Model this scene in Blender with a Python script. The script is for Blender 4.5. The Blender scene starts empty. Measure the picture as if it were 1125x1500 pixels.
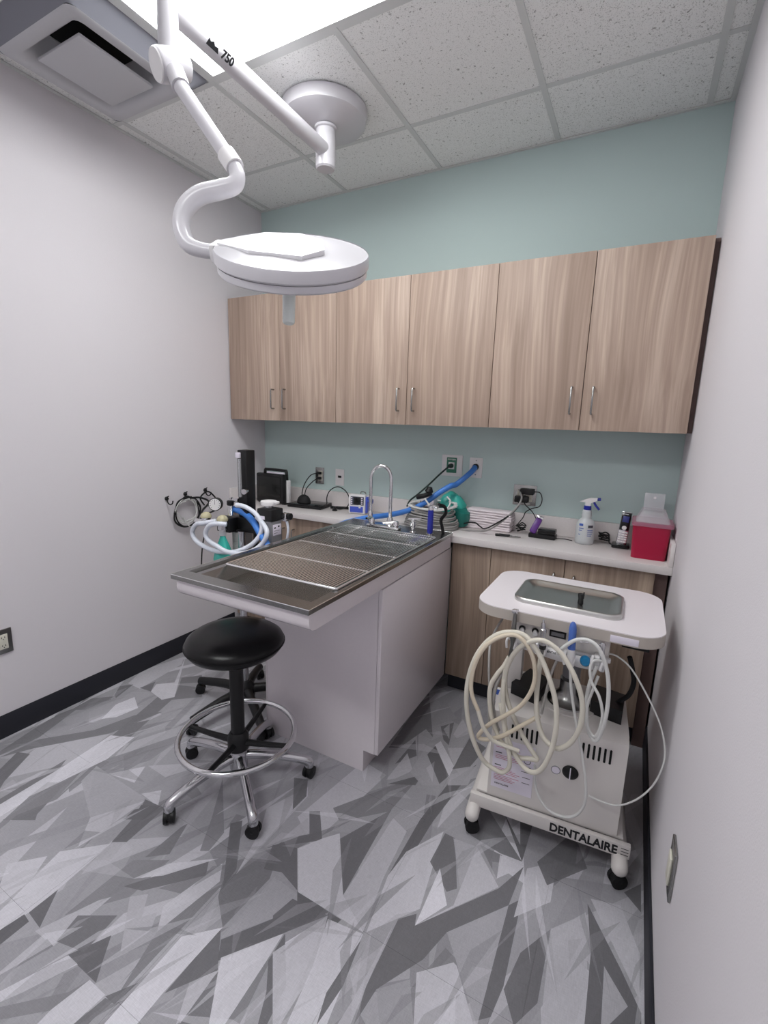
import bpy, bmesh, math, random
from mathutils import Vector, Matrix, Quaternion
C = bpy.context.scene
COL = C.collection
PI = math.pi
random.seed(7)
# ------------------------------------------------------------------ camera
CAM = {'loc': [2.4124, -2.6394, 1.4761], 'r': [0.879519, 0.474843, 0.031158], 'u': [-0.115509, 0.149512, 0.98199], 'f': [-0.461633, 0.867277, -0.186347], 'fpx': 684.95}
cd = bpy.data.cameras.new('camera'); cam = bpy.data.objects.new('camera', cd); COL.objects.link(cam)
r_, u_, f_ = Vector(CAM['r']), Vector(CAM['u']), Vector(CAM['f'])
mt = Matrix((r_, u_, -f_)).transposed().to_4x4(); mt.translation = Vector(CAM['loc'])
cam.matrix_world = mt
cd.sensor_fit = 'VERTICAL'; cd.sensor_height = 36.0; cd.lens = CAM['fpx'] * 36.0 / 1500.0
cd.clip_start = 0.02
C.camera = cam
# ------------------------------------------------------------------ world and exposure
w = bpy.data.worlds.new('world'); C.world = w; w.use_nodes = True
w.node_tree.nodes['Background'].inputs[0].default_value = (.8, .85, 1, 1)
w.node_tree.nodes['Background'].inputs[1].default_value = .15
C.view_settings.view_transform = 'Standard'; C.view_settings.look = 'None'
C.view_settings.gamma = 1; C.view_settings.use_curve_mapping = False
C.view_settings.exposure = 1.0
LIGHT_STRENGTH = 7.0
# ------------------------------------------------------------------ sizes of the room
W, H, YF, G = 2.604, 2.845, -4.3, .6096
XG, YG = .0746, -.4117
CT = .908            # worktop height

# ------------------------------------------------------------------ materials
def lin(c):
    c = c / 255 if c > 1 else c
    return c / 12.92 if c <= .04045 else ((c + .055) / 1.055) ** 2.4
def rgb(r, g, b): return (lin(r), lin(g), lin(b), 1)
def mat(name, col, rough=.5, metal=0, bump=0, bscale=200, trans=0, emis=0, var=0, vscale=8, alpha=1, spec=.5, ior=1.45, coat=0):
    m = bpy.data.materials.new(name); m.use_nodes = True
    nt = m.node_tree; b = nt.nodes['Principled BSDF']
    b.inputs['Base Color'].default_value = col; b.inputs['Roughness'].default_value = rough
    b.inputs['Metallic'].default_value = metal; b.inputs['Specular IOR Level'].default_value = spec
    b.inputs['IOR'].default_value = ior
    b.inputs['Coat Weight'].default_value = coat
    if trans: b.inputs['Transmission Weight'].default_value = trans
    if alpha < 1: b.inputs['Alpha'].default_value = alpha
    if emis: b.inputs['Emission Color'].default_value = col; b.inputs['Emission Strength'].default_value = emis
    if bump or var:
        tc = nt.nodes.new('ShaderNodeTexCoord')
    if bump:
        n = nt.nodes.new('ShaderNodeTexNoise'); n.inputs['Scale'].default_value = bscale; n.inputs['Detail'].default_value = 3
        bp = nt.nodes.new('ShaderNodeBump'); bp.inputs['Strength'].default_value = bump; bp.inputs['Distance'].default_value = .002
        nt.links.new(tc.outputs['Object'], n.inputs['Vector']); nt.links.new(n.outputs['Fac'], bp.inputs['Height'])
        nt.links.new(bp.outputs['Normal'], b.inputs['Normal'])
    if var:
        n = nt.nodes.new('ShaderNodeTexNoise'); n.inputs['Scale'].default_value = vscale; n.inputs['Detail'].default_value = 4
        mx = nt.nodes.new('ShaderNodeMix'); mx.data_type = 'RGBA'
        mx.inputs[6].default_value = tuple(c * (1 - var) for c in col[:3]) + (1,); mx.inputs[7].default_value = tuple(min(1, c * (1 + var)) for c in col[:3]) + (1,)
        nt.links.new(tc.outputs['Object'], n.inputs['Vector']); nt.links.new(n.outputs['Fac'], mx.inputs[0])
        nt.links.new(mx.outputs[2], b.inputs['Base Color'])
    return m
def wood_mat(name, base, dark, light, vertical=True):
    m = bpy.data.materials.new(name); m.use_nodes = True
    nt = m.node_tree; b = nt.nodes['Principled BSDF']; L = nt.links.new
    b.inputs['Roughness'].default_value = .55
    tc = nt.nodes.new('ShaderNodeTexCoord'); oi = nt.nodes.new('ShaderNodeObjectInfo')
    ad = nt.nodes.new('ShaderNodeVectorMath'); ad.operation = 'ADD'
    mu = nt.nodes.new('ShaderNodeMath'); mu.operation = 'MULTIPLY'; mu.inputs[1].default_value = 37
    L(oi.outputs['Random'], mu.inputs[0]); L(tc.outputs['Object'], ad.inputs[0]); L(mu.outputs[0], ad.inputs[1])
    # gently bowed grain: shift x by a slow noise
    mp = nt.nodes.new('ShaderNodeMapping'); mp.inputs['Scale'].default_value = (1.6, 1.6, .55)
    n0 = nt.nodes.new('ShaderNodeTexNoise'); n0.inputs['Scale'].default_value = 1.7; n0.inputs['Detail'].default_value = 1
    L(ad.outputs[0], mp.inputs[0]); L(mp.outputs[0], n0.inputs['Vector'])
    s0 = nt.nodes.new('ShaderNodeVectorMath'); s0.operation = 'SCALE'; s0.inputs[3].default_value = .09
    L(n0.outputs['Color'], s0.inputs[0])
    a2 = nt.nodes.new('ShaderNodeVectorMath'); a2.operation = 'ADD'; L(ad.outputs[0], a2.inputs[0]); L(s0.outputs[0], a2.inputs[1])
    def band(sc, det, sx):
        mp = nt.nodes.new('ShaderNodeMapping'); mp.inputs['Scale'].default_value = sx
        n = nt.nodes.new('ShaderNodeTexNoise'); n.inputs['Scale'].default_value = sc; n.inputs['Detail'].default_value = det
        L(a2.outputs[0], mp.inputs[0]); L(mp.outputs[0], n.inputs['Vector']); return n
    nA = band(24, 4, (1, 1, .035)); nB = band(95, 3, (1, 1, .015)); nC = band(8, 2, (1, 1, .05))
    rp = nt.nodes.new('ShaderNodeValToRGB'); e = rp.color_ramp.elements
    e[0].position = .34; e[0].color = dark; e[1].position = .66; e[1].color = light
    k = e.new(.5); k.color = base
    s = nt.nodes.new('ShaderNodeMath'); s.operation = 'MULTIPLY_ADD'; s.inputs[1].default_value = .45
    t = nt.nodes.new('ShaderNodeMath'); t.operation = 'MULTIPLY_ADD'; t.inputs[1].default_value = .3
    v = nt.nodes.new('ShaderNodeMath'); v.operation = 'MULTIPLY'; v.inputs[1].default_value = .25
    L(nC.outputs['Fac'], v.inputs[0]); L(nB.outputs['Fac'], t.inputs[0]); L(v.outputs[0], t.inputs[2])
    L(nA.outputs['Fac'], s.inputs[0]); L(t.outputs[0], s.inputs[2]); L(s.outputs[0], rp.inputs[0]); L(rp.outputs[0], b.inputs['Base Color'])
    bp = nt.nodes.new('ShaderNodeBump'); bp.inputs['Strength'].default_value = .15; bp.inputs['Distance'].default_value = .001
    L(nB.outputs['Fac'], bp.inputs['Height']); L(bp.outputs[0], b.inputs['Normal'])
    return m
def tile_mat():
    m = mat('mineral_ceiling_tile', rgb(214, 215, 213), .95, spec=.2); nt = m.node_tree; b = nt.nodes['Principled BSDF']; L = nt.links.new
    tc = nt.nodes.new('ShaderNodeTexCoord'); oi = nt.nodes.new('ShaderNodeObjectInfo'); ad = nt.nodes.new('ShaderNodeVectorMath'); ad.operation = 'ADD'
    mu = nt.nodes.new('ShaderNodeMath'); mu.operation = 'MULTIPLY'; mu.inputs[1].default_value = 11
    L(oi.outputs['Random'], mu.inputs[0]); L(tc.outputs['Object'], ad.inputs[0]); L(mu.outputs[0], ad.inputs[1])
    n = nt.nodes.new('ShaderNodeTexNoise'); n.inputs['Scale'].default_value = 95; n.inputs['Detail'].default_value = 2; n.inputs['Distortion'].default_value = .6
    n2 = nt.nodes.new('ShaderNodeTexNoise'); n2.inputs['Scale'].default_value = 260; n2.inputs['Detail'].default_value = 1
    L(ad.outputs[0], n.inputs['Vector']); L(ad.outputs[0], n2.inputs['Vector'])
    r = nt.nodes.new('ShaderNodeValToRGB'); e = r.color_ramp.elements; e[0].position = .29; e[0].color = (0, 0, 0, 1); e[1].position = .36; e[1].color = (1, 1, 1, 1)
    r2 = nt.nodes.new('ShaderNodeValToRGB'); e = r2.color_ramp.elements; e[0].position = .28; e[0].color = (.35, .35, .35, 1); e[1].position = .42; e[1].color = (1, 1, 1, 1)
    L(n.outputs['Fac'], r.inputs[0]); L(n2.outputs['Fac'], r2.inputs[0])
    mm = nt.nodes.new('ShaderNodeMix'); mm.data_type = 'RGBA'; mm.blend_type = 'MULTIPLY'; mm.inputs[0].default_value = 1
    L(r.outputs[0], mm.inputs[6]); L(r2.outputs[0], mm.inputs[7])
    mx = nt.nodes.new('ShaderNodeMix'); mx.data_type = 'RGBA'; mx.inputs[6].default_value = rgb(176, 176, 174); mx.inputs[7].default_value = rgb(247, 248, 247)
    L(mm.outputs[2], mx.inputs[0]); L(mx.outputs[2], b.inputs['Base Color'])
    bp = nt.nodes.new('ShaderNodeBump'); bp.inputs['Strength'].default_value = .5; bp.inputs['Distance'].default_value = .003
    L(mm.outputs[2], bp.inputs['Height']); L(bp.outputs[0], b.inputs['Normal'])
    return m
def floor_mat():
    m = mat('shard_print_vinyl', rgb(150, 148, 152), .36, spec=.45); nt = m.node_tree; b = nt.nodes['Principled BSDF']; L = nt.links.new
    at = nt.nodes.new('ShaderNodeAttribute'); at.attribute_name = 'print'; at.attribute_type = 'GEOMETRY'
    tc = nt.nodes.new('ShaderNodeTexCoord')
    def nz(sc, s, det=3):
        mp = nt.nodes.new('ShaderNodeMapping'); mp.inputs['Scale'].default_value = s; mp.inputs['Rotation'].default_value = (0, 0, 0)
        n = nt.nodes.new('ShaderNodeTexNoise'); n.inputs['Scale'].default_value = sc; n.inputs['Detail'].default_value = det
        L(tc.outputs['Object'], mp.inputs[0]); L(mp.outputs[0], n.inputs['Vector']); return n
    a = nz(420, (1, .12, 1)); c = nz(420, (.12, 1, 1)); d = nz(2.6, (1, 1, 1), 2); g = nz(900, (1, 1, 1), 1)
    def madd(x, k, y):
        q = nt.nodes.new('ShaderNodeMath'); q.operation = 'MULTIPLY_ADD'; q.inputs[1].default_value = k
        L(x, q.inputs[0])
        if isinstance(y, float): q.inputs[2].default_value = y
        else: L(y, q.inputs[2])
        return q.outputs[0]
    v = madd(a.outputs['Fac'], .32, .42); v = madd(c.outputs['Fac'], .32, v); v = madd(d.outputs['Fac'], .38, v); v = madd(g.outputs['Fac'], .15, v)
    mm = nt.nodes.new('ShaderNodeVectorMath'); mm.operation = 'SCALE'; L(at.outputs['Color'], mm.inputs[0]); L(v, mm.inputs[3])
    L(mm.outputs[0], b.inputs['Base Color'])
    bp = nt.nodes.new('ShaderNodeBump'); bp.inputs['Strength'].default_value = .12; bp.inputs['Distance'].default_value = .001
    L(a.outputs['Fac'], bp.inputs['Height']); L(bp.outputs[0], b.inputs['Normal'])
    return m
M_ = dict(
    wall=mat('lilac_grey_wall_paint', rgb(220, 216, 220), .75, bump=.25, bscale=260, spec=.3),
    teal=mat('sage_teal_wall_paint', rgb(192, 210, 208), .8, bump=.2, bscale=260, spec=.25),
    tile=tile_mat(), grid=mat('grid_paint', rgb(214, 216, 215), .5),
    black_base=mat('black_vinyl_base', rgb(36, 37, 45), .6),
    floor=floor_mat(), subfloor=mat('subfloor', rgb(120, 118, 122), .9),
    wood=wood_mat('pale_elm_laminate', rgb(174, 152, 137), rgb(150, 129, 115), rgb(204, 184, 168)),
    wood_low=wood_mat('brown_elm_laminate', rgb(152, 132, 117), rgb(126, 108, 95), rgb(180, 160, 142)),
    wood_edge=mat('cabinet_edge', rgb(112, 92, 88), .6),
    worktop=mat('grey_speckle_laminate', rgb(222, 216, 215), .22, var=.06, vscale=160),
    laminate=mat('white_gloss_laminate', rgb(226, 219, 223), .22, var=.02, vscale=60, coat=.2),
    steel=mat('brushed_stainless', rgb(160, 160, 158), .26, 1, bump=.04, bscale=300, var=.06, vscale=6),
    steel_dark=mat('dark_stainless', rgb(130, 130, 128), .3, 1),
    tray=mat('tray_stainless', rgb(205, 205, 202), .3, 1), wire=mat('polished_wire', rgb(250, 250, 250), .22, 1), chrome=mat('chrome', rgb(222, 222, 224), .1, 1),
    alu=mat('polished_aluminium', rgb(205, 205, 208), .2, 1),
    black=mat('black_plastic', rgb(15, 15, 17), .45), black_gloss=mat('black_gloss', rgb(10, 10, 12), .12),
    vinyl=mat('black_upholstery_vinyl', rgb(9, 9, 11), .3, spec=.35, bump=.05, bscale=500),
    rubber=mat('black_rubber', rgb(18, 18, 20), .7),
    white=mat('white_enamel', rgb(206, 204, 209), .28, coat=.3), white_dimmed=mat('white_enamel_dimmed', rgb(178, 176, 181), .3, coat=.3), plate=mat('white_enamel_lit', rgb(238, 237, 240), .2, coat=.3), milky=mat('milky_plastic', rgb(228, 234, 231), .3), white_plastic=mat('white_plastic', rgb(225, 223, 224), .4),  # exam-light enamel has dimmed and lit copies: shade and light put into colour
    cart=mat('cream_powder_coat', rgb(214, 209, 206), .4, bump=.05, bscale=400),
    cart_top=mat('cart_top_laminate', rgb(226, 220, 224), .35), cart_edge=mat('cart_top_edge', rgb(184, 176, 168), .5),
    hose_cream=mat('cream_rubber_hose', rgb(216, 211, 198), .4), hose_tan=mat('tan_rubber_hose', rgb(212, 200, 180), .4),
    hose_grey=mat('grey_silicone_hose', rgb(176, 173, 170), .4), hose_white=mat('white_silicone_hose', rgb(214, 214, 212), .4),
    hose_clear=mat('milky_corrugated_hose', rgb(232, 236, 246), .3, trans=.15),
    blue=mat('blue_corrugated_hose', rgb(70, 130, 212), .4), blue_deep=mat('royal_blue_plastic', rgb(34, 44, 150), .35),
    blue_tip=mat('blue_silicone', rgb(72, 104, 178), .45), blue_knob=mat('teal_blue_knob', rgb(30, 120, 170), .3),
    pump_blue=mat('pump_blue', rgb(70, 90, 190), .4), teal_rub=mat('teal_rubber', rgb(60, 178, 164), .35), teal_dk=mat('deep_teal_rubber', rgb(30, 120, 110), .4),
    red=mat('red_sharps_plastic', rgb(172, 18, 62), .3, trans=.1), red_clear=mat('pink_clear_plastic', rgb(235, 150, 180), .2, trans=.6, alpha=.75),
    clear=mat('clear_plastic', rgb(244, 240, 246), .15, trans=.5, alpha=.5),
    bottle=mat('frosted_bottle', rgb(226, 230, 232), .35, trans=.35), screen=mat('dark_screen', rgb(26, 27, 26), .15),
    lcd=mat('lcd_grey', rgb(70, 74, 84), .2), purple=mat('purple_plastic', rgb(94, 50, 130), .35),
    green=mat('green_receptacle', rgb(60, 120, 98), .4), green_cord=mat('dark_green_cord', rgb(26, 48, 44), .5),
    grey_cord=mat('grey_cable', rgb(150, 148, 146), .5), towel=mat('white_terry_towel', rgb(232, 222, 226), .9, bump=.6, bscale=500),
    brass=mat('antique_cream', rgb(214, 206, 170), .25, trans=.3), glass=mat('clear_tube', rgb(225, 228, 230), .08, trans=.7, alpha=.5),
    cream=mat('cream_device', rgb(214, 211, 198), .45), granule=mat('white_granules', rgb(176, 174, 172), .8, bump=1, bscale=150, var=.25, vscale=150),
    grey_box=mat('grey_metal_box', rgb(128, 128, 132), .4), vent=mat('vent_white_paint', rgb(188, 188, 192), .5), vent_shaded=mat('vent_white_shaded', rgb(126, 127, 136), .55), void=mat('duct_black', rgb(10, 10, 12), .9),
    label=mat('paper_label', rgb(226, 220, 232), .5), ink=mat('black_ink', rgb(26, 26, 30), .6), ink_red=mat('red_ink', rgb(190, 110, 130), .6), ink_blue=mat('blue_ink', rgb(70, 100, 180), .6),
    lcd_on=mat('phone_lcd', rgb(40, 46, 104), .3, emis=.12),
    light=mat('acrylic_light_diffuser', (.968, .985, .982, 1), .5, emis=LIGHT_STRENGTH),
)
# ------------------------------------------------------------------ mesh builder
class B:
    def __init__(s): s.bm = bmesh.new()
    def _add(s, vs, fs):
        v = [s.bm.verts.new(p) for p in vs]
        out = []
        for f in fs:
            try: out.append(s.bm.faces.new([v[i] for i in f]))
            except ValueError: pass
        return v, out
    def box(s, x0, x1, y0, y1, z0, z1, r=0, seg=2, M=None):
        if x0 > x1: x0, x1 = x1, x0
        if y0 > y1: y0, y1 = y1, y0
        if z0 > z1: z0, z1 = z1, z0
        vs = [(x, y, z) for z in (z0, z1) for y in (y0, y1) for x in (x0, x1)]
        v, f = s._add(vs, [(0, 2, 3, 1), (4, 5, 7, 6), (0, 1, 5, 4), (2, 6, 7, 3), (0, 4, 6, 2), (1, 3, 7, 5)])
        if r:
            es = list({e for q in f for e in q.edges})
            res = bmesh.ops.bevel(s.bm, geom=es, offset=r, segments=seg, affect='EDGES', profile=.5)
            v = list({q for fa in res['faces'] for q in fa.verts} | {q for q in v if q.is_valid})
        if M: bmesh.ops.transform(s.bm, matrix=M, verts=[q for q in v if q.is_valid])
        return s
    def cyl(s, p0, p1, r0, r1=None, n=24, cap=True):
        r1 = r0 if r1 is None else r1
        return s.lathe([(r0, 0), (r1, (Vector(p1) - Vector(p0)).length)], p0, Vector(p1) - Vector(p0), n, cap)
    def lathe(s, prof, o, axis=(0, 0, 1), n=24, cap=True, sx=1, sy=1, rot=0):
        q = Vector((0, 0, 1)).rotation_difference(Vector(axis).normalized()); o = Vector(o)
        rings = []
        for r, z in prof:
            ring = [s.bm.verts.new(o + q @ Vector((r * sx * math.cos(2 * PI * k / n + rot), r * sy * math.sin(2 * PI * k / n + rot), z))) for k in range(n)]
            rings.append(ring)
        for a, b in zip(rings, rings[1:]):
            for k in range(n): s.bm.faces.new((a[k], a[(k + 1) % n], b[(k + 1) % n], b[k]))
        if cap:
            s.bm.faces.new(rings[0][::-1]); s.bm.faces.new(rings[-1])
        return s
    def sphere(s, c, r, n=16, sc=(1, 1, 1)):
        c = Vector(c); prof = []
        res = bmesh.ops.create_uvsphere(s.bm, u_segments=n, v_segments=max(6, n // 2), radius=r)
        for v in res['verts']: v.co = c + Vector((v.co.x * sc[0], v.co.y * sc[1], v.co.z * sc[2]))
        return s
    def tube(s, pts, r, n=8, closed=False, smooth=6, cap=True, rfun=None):
        P = [Vector(p) for p in pts]
        if smooth: P = spline(P, smooth, closed)
        m = len(P); T = []
        for i in range(m):
            a = P[(i - 1) % m] if closed or i else P[0]; b = P[(i + 1) % m] if closed or i < m - 1 else P[-1]
            d = b - a
            T.append(d.normalized() if d.length > 1e-9 else Vector((0, 0, 1)))
        up = Vector((0, 0, 1)) if abs(T[0].z) < .9 else Vector((1, 0, 0))
        nrm = (up - T[0] * up.dot(T[0])).normalized(); rings = []
        for i in range(m):
            if i:
                q = T[i - 1].rotation_difference(T[i]); nrm = q @ nrm
                nrm = (nrm - T[i] * nrm.dot(T[i])).normalized()
            bi = T[i].cross(nrm); rr = rfun(i / (m - 1)) * r if rfun else r
            rings.append([s.bm.verts.new(P[i] + (nrm * math.cos(2 * PI * k / n) + bi * math.sin(2 * PI * k / n)) * rr) for k in range(n)])
        for i in range(m if closed else m - 1):
            a, b = rings[i], rings[(i + 1) % m]
            for k in range(n): s.bm.faces.new((a[k], a[(k + 1) % n], b[(k + 1) % n], b[k]))
        if not closed and cap: s.bm.faces.new(rings[0][::-1]); s.bm.faces.new(rings[-1])
        return s
    def prism(s, pts, d, flip=False):      # polygon pts (3-D) extruded by vector d
        d = Vector(d); n = len(pts)
        a = [s.bm.verts.new(Vector(p)) for p in pts]; b = [s.bm.verts.new(Vector(p) + d) for p in pts]
        s.bm.faces.new(a); s.bm.faces.new(b[::-1])
        for k in range(n): s.bm.faces.new((a[k], b[k], b[(k + 1) % n], a[(k + 1) % n]))
        bmesh.ops.recalc_face_normals(s.bm, faces=s.bm.faces[-(n + 2):] if False else list(s.bm.faces)); return s
    def xf(s, Mx): bmesh.ops.transform(s.bm, matrix=Mx, verts=list(s.bm.verts)); return s
    def build(s, name, m, parent=None, smooth=True, ang=38):
        me = bpy.data.meshes.new(name); bmesh.ops.recalc_face_normals(s.bm, faces=list(s.bm.faces))
        base = Vector((0, 0, 0)); q = parent
        while q is not None: base += q.location; q = q.parent
        if base.length: bmesh.ops.translate(s.bm, vec=-base, verts=list(s.bm.verts))
        s.bm.to_mesh(me); s.bm.free()
        if smooth: me.shade_smooth(); me.set_sharp_from_angle(angle=math.radians(ang))
        me.materials.append(M_[m] if isinstance(m, str) else m)
        o = bpy.data.objects.new(name, me); COL.objects.link(o)
        if parent is not None: o.parent = parent
        return o
def spline(P, k, closed=False):
    out = []; n = len(P)
    if n < 3 and not closed: return P
    rng = range(n if closed else n - 1)
    for i in rng:
        if closed: p0, p1, p2, p3 = P[(i - 1) % n], P[i], P[(i + 1) % n], P[(i + 2) % n]
        else: p0, p1, p2, p3 = P[max(i - 1, 0)], P[i], P[i + 1], P[min(i + 2, n - 1)]
        for j in range(k):
            t = j / k
            out.append(.5 * ((2 * p1) + (p2 - p0) * t + (2 * p0 - 5 * p1 + 4 * p2 - p3) * t * t + (3 * p1 - p0 - 3 * p2 + p3) * t ** 3))
    if not closed: out.append(P[-1])
    return out
def tag(o, label, cat, group=None):
    o['label'] = label; o['category'] = cat
    if group: o['group'] = group
    return o
def thing(name, label, cat, loc=(0, 0, 0), group=None):
    o = bpy.data.objects.new(name, None); COL.objects.link(o); o.location = loc; o.empty_display_size = .05
    return tag(o, label, cat, group)
def structure(o): o['kind'] = 'structure'; return o
def lab(o, t): o['label'] = t; return o
def text_mesh(txt, size, m, parent, name, origin, xdir, ydir, depth=.0006, shear=0, align='LEFT', sx=1):
    cu = bpy.data.curves.new('t', 'FONT'); cu.body = txt; cu.size = size; cu.extrude = depth; cu.align_x = align; cu.shear = shear; cu.resolution_u = 3
    cu.offset = size * (.035 if size > .03 else .015)
    to = bpy.data.objects.new('t', cu); COL.objects.link(to); dg = bpy.context.evaluated_depsgraph_get(); dg.update()
    me = bpy.data.meshes.new_from_object(to.evaluated_get(dg)); COL.objects.unlink(to); bpy.data.objects.remove(to)
    x = Vector(xdir).normalized(); y = Vector(ydir); y = (y - x * y.dot(x)).normalized(); z = x.cross(y)
    Mx = Matrix((x * sx, y, z)).transposed().to_4x4(); base = Vector((0, 0, 0)); q = parent
    while q is not None: base += q.location; q = q.parent
    Mx.translation = Vector(origin) - base
    me.transform(Mx); me.materials.clear(); me.materials.append(M_[m])
    o = bpy.data.objects.new(name, me); COL.objects.link(o); o.parent = parent; return o
def rot_about(c, ang, axis='Z'):
    return Matrix.Translation(c) @ Matrix.Rotation(ang, 4, axis) @ Matrix.Translation(-Vector(c))

# ================================================================== THE SETTING
structure(B().box(-.1, 0, YF, .1, -.05, H + .1).build('wall_left', 'wall'))
structure(B().box(W, W + .1, YF, .1, -.05, H + .1).build('wall_right', 'wall'))
structure(B().box(0, W, 0, .1, -.05, H + .1).build('wall_back', 'teal'))
structure(B().box(0, W, YF - .1, YF, -.05, H + .1).build('wall_front', 'wall'))
structure(B().box(0, .006, YF, -.345, 0, .112, .002).build('baseboard_left', 'black_base'))
structure(B().box(W - .008, W, YF, -.29, 0, .112, .002).build('baseboard_right', 'black_base'))
structure(B().box(0, W, YF, YF + .006, 0, .112, .002).build('baseboard_front', 'black_base'))
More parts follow.
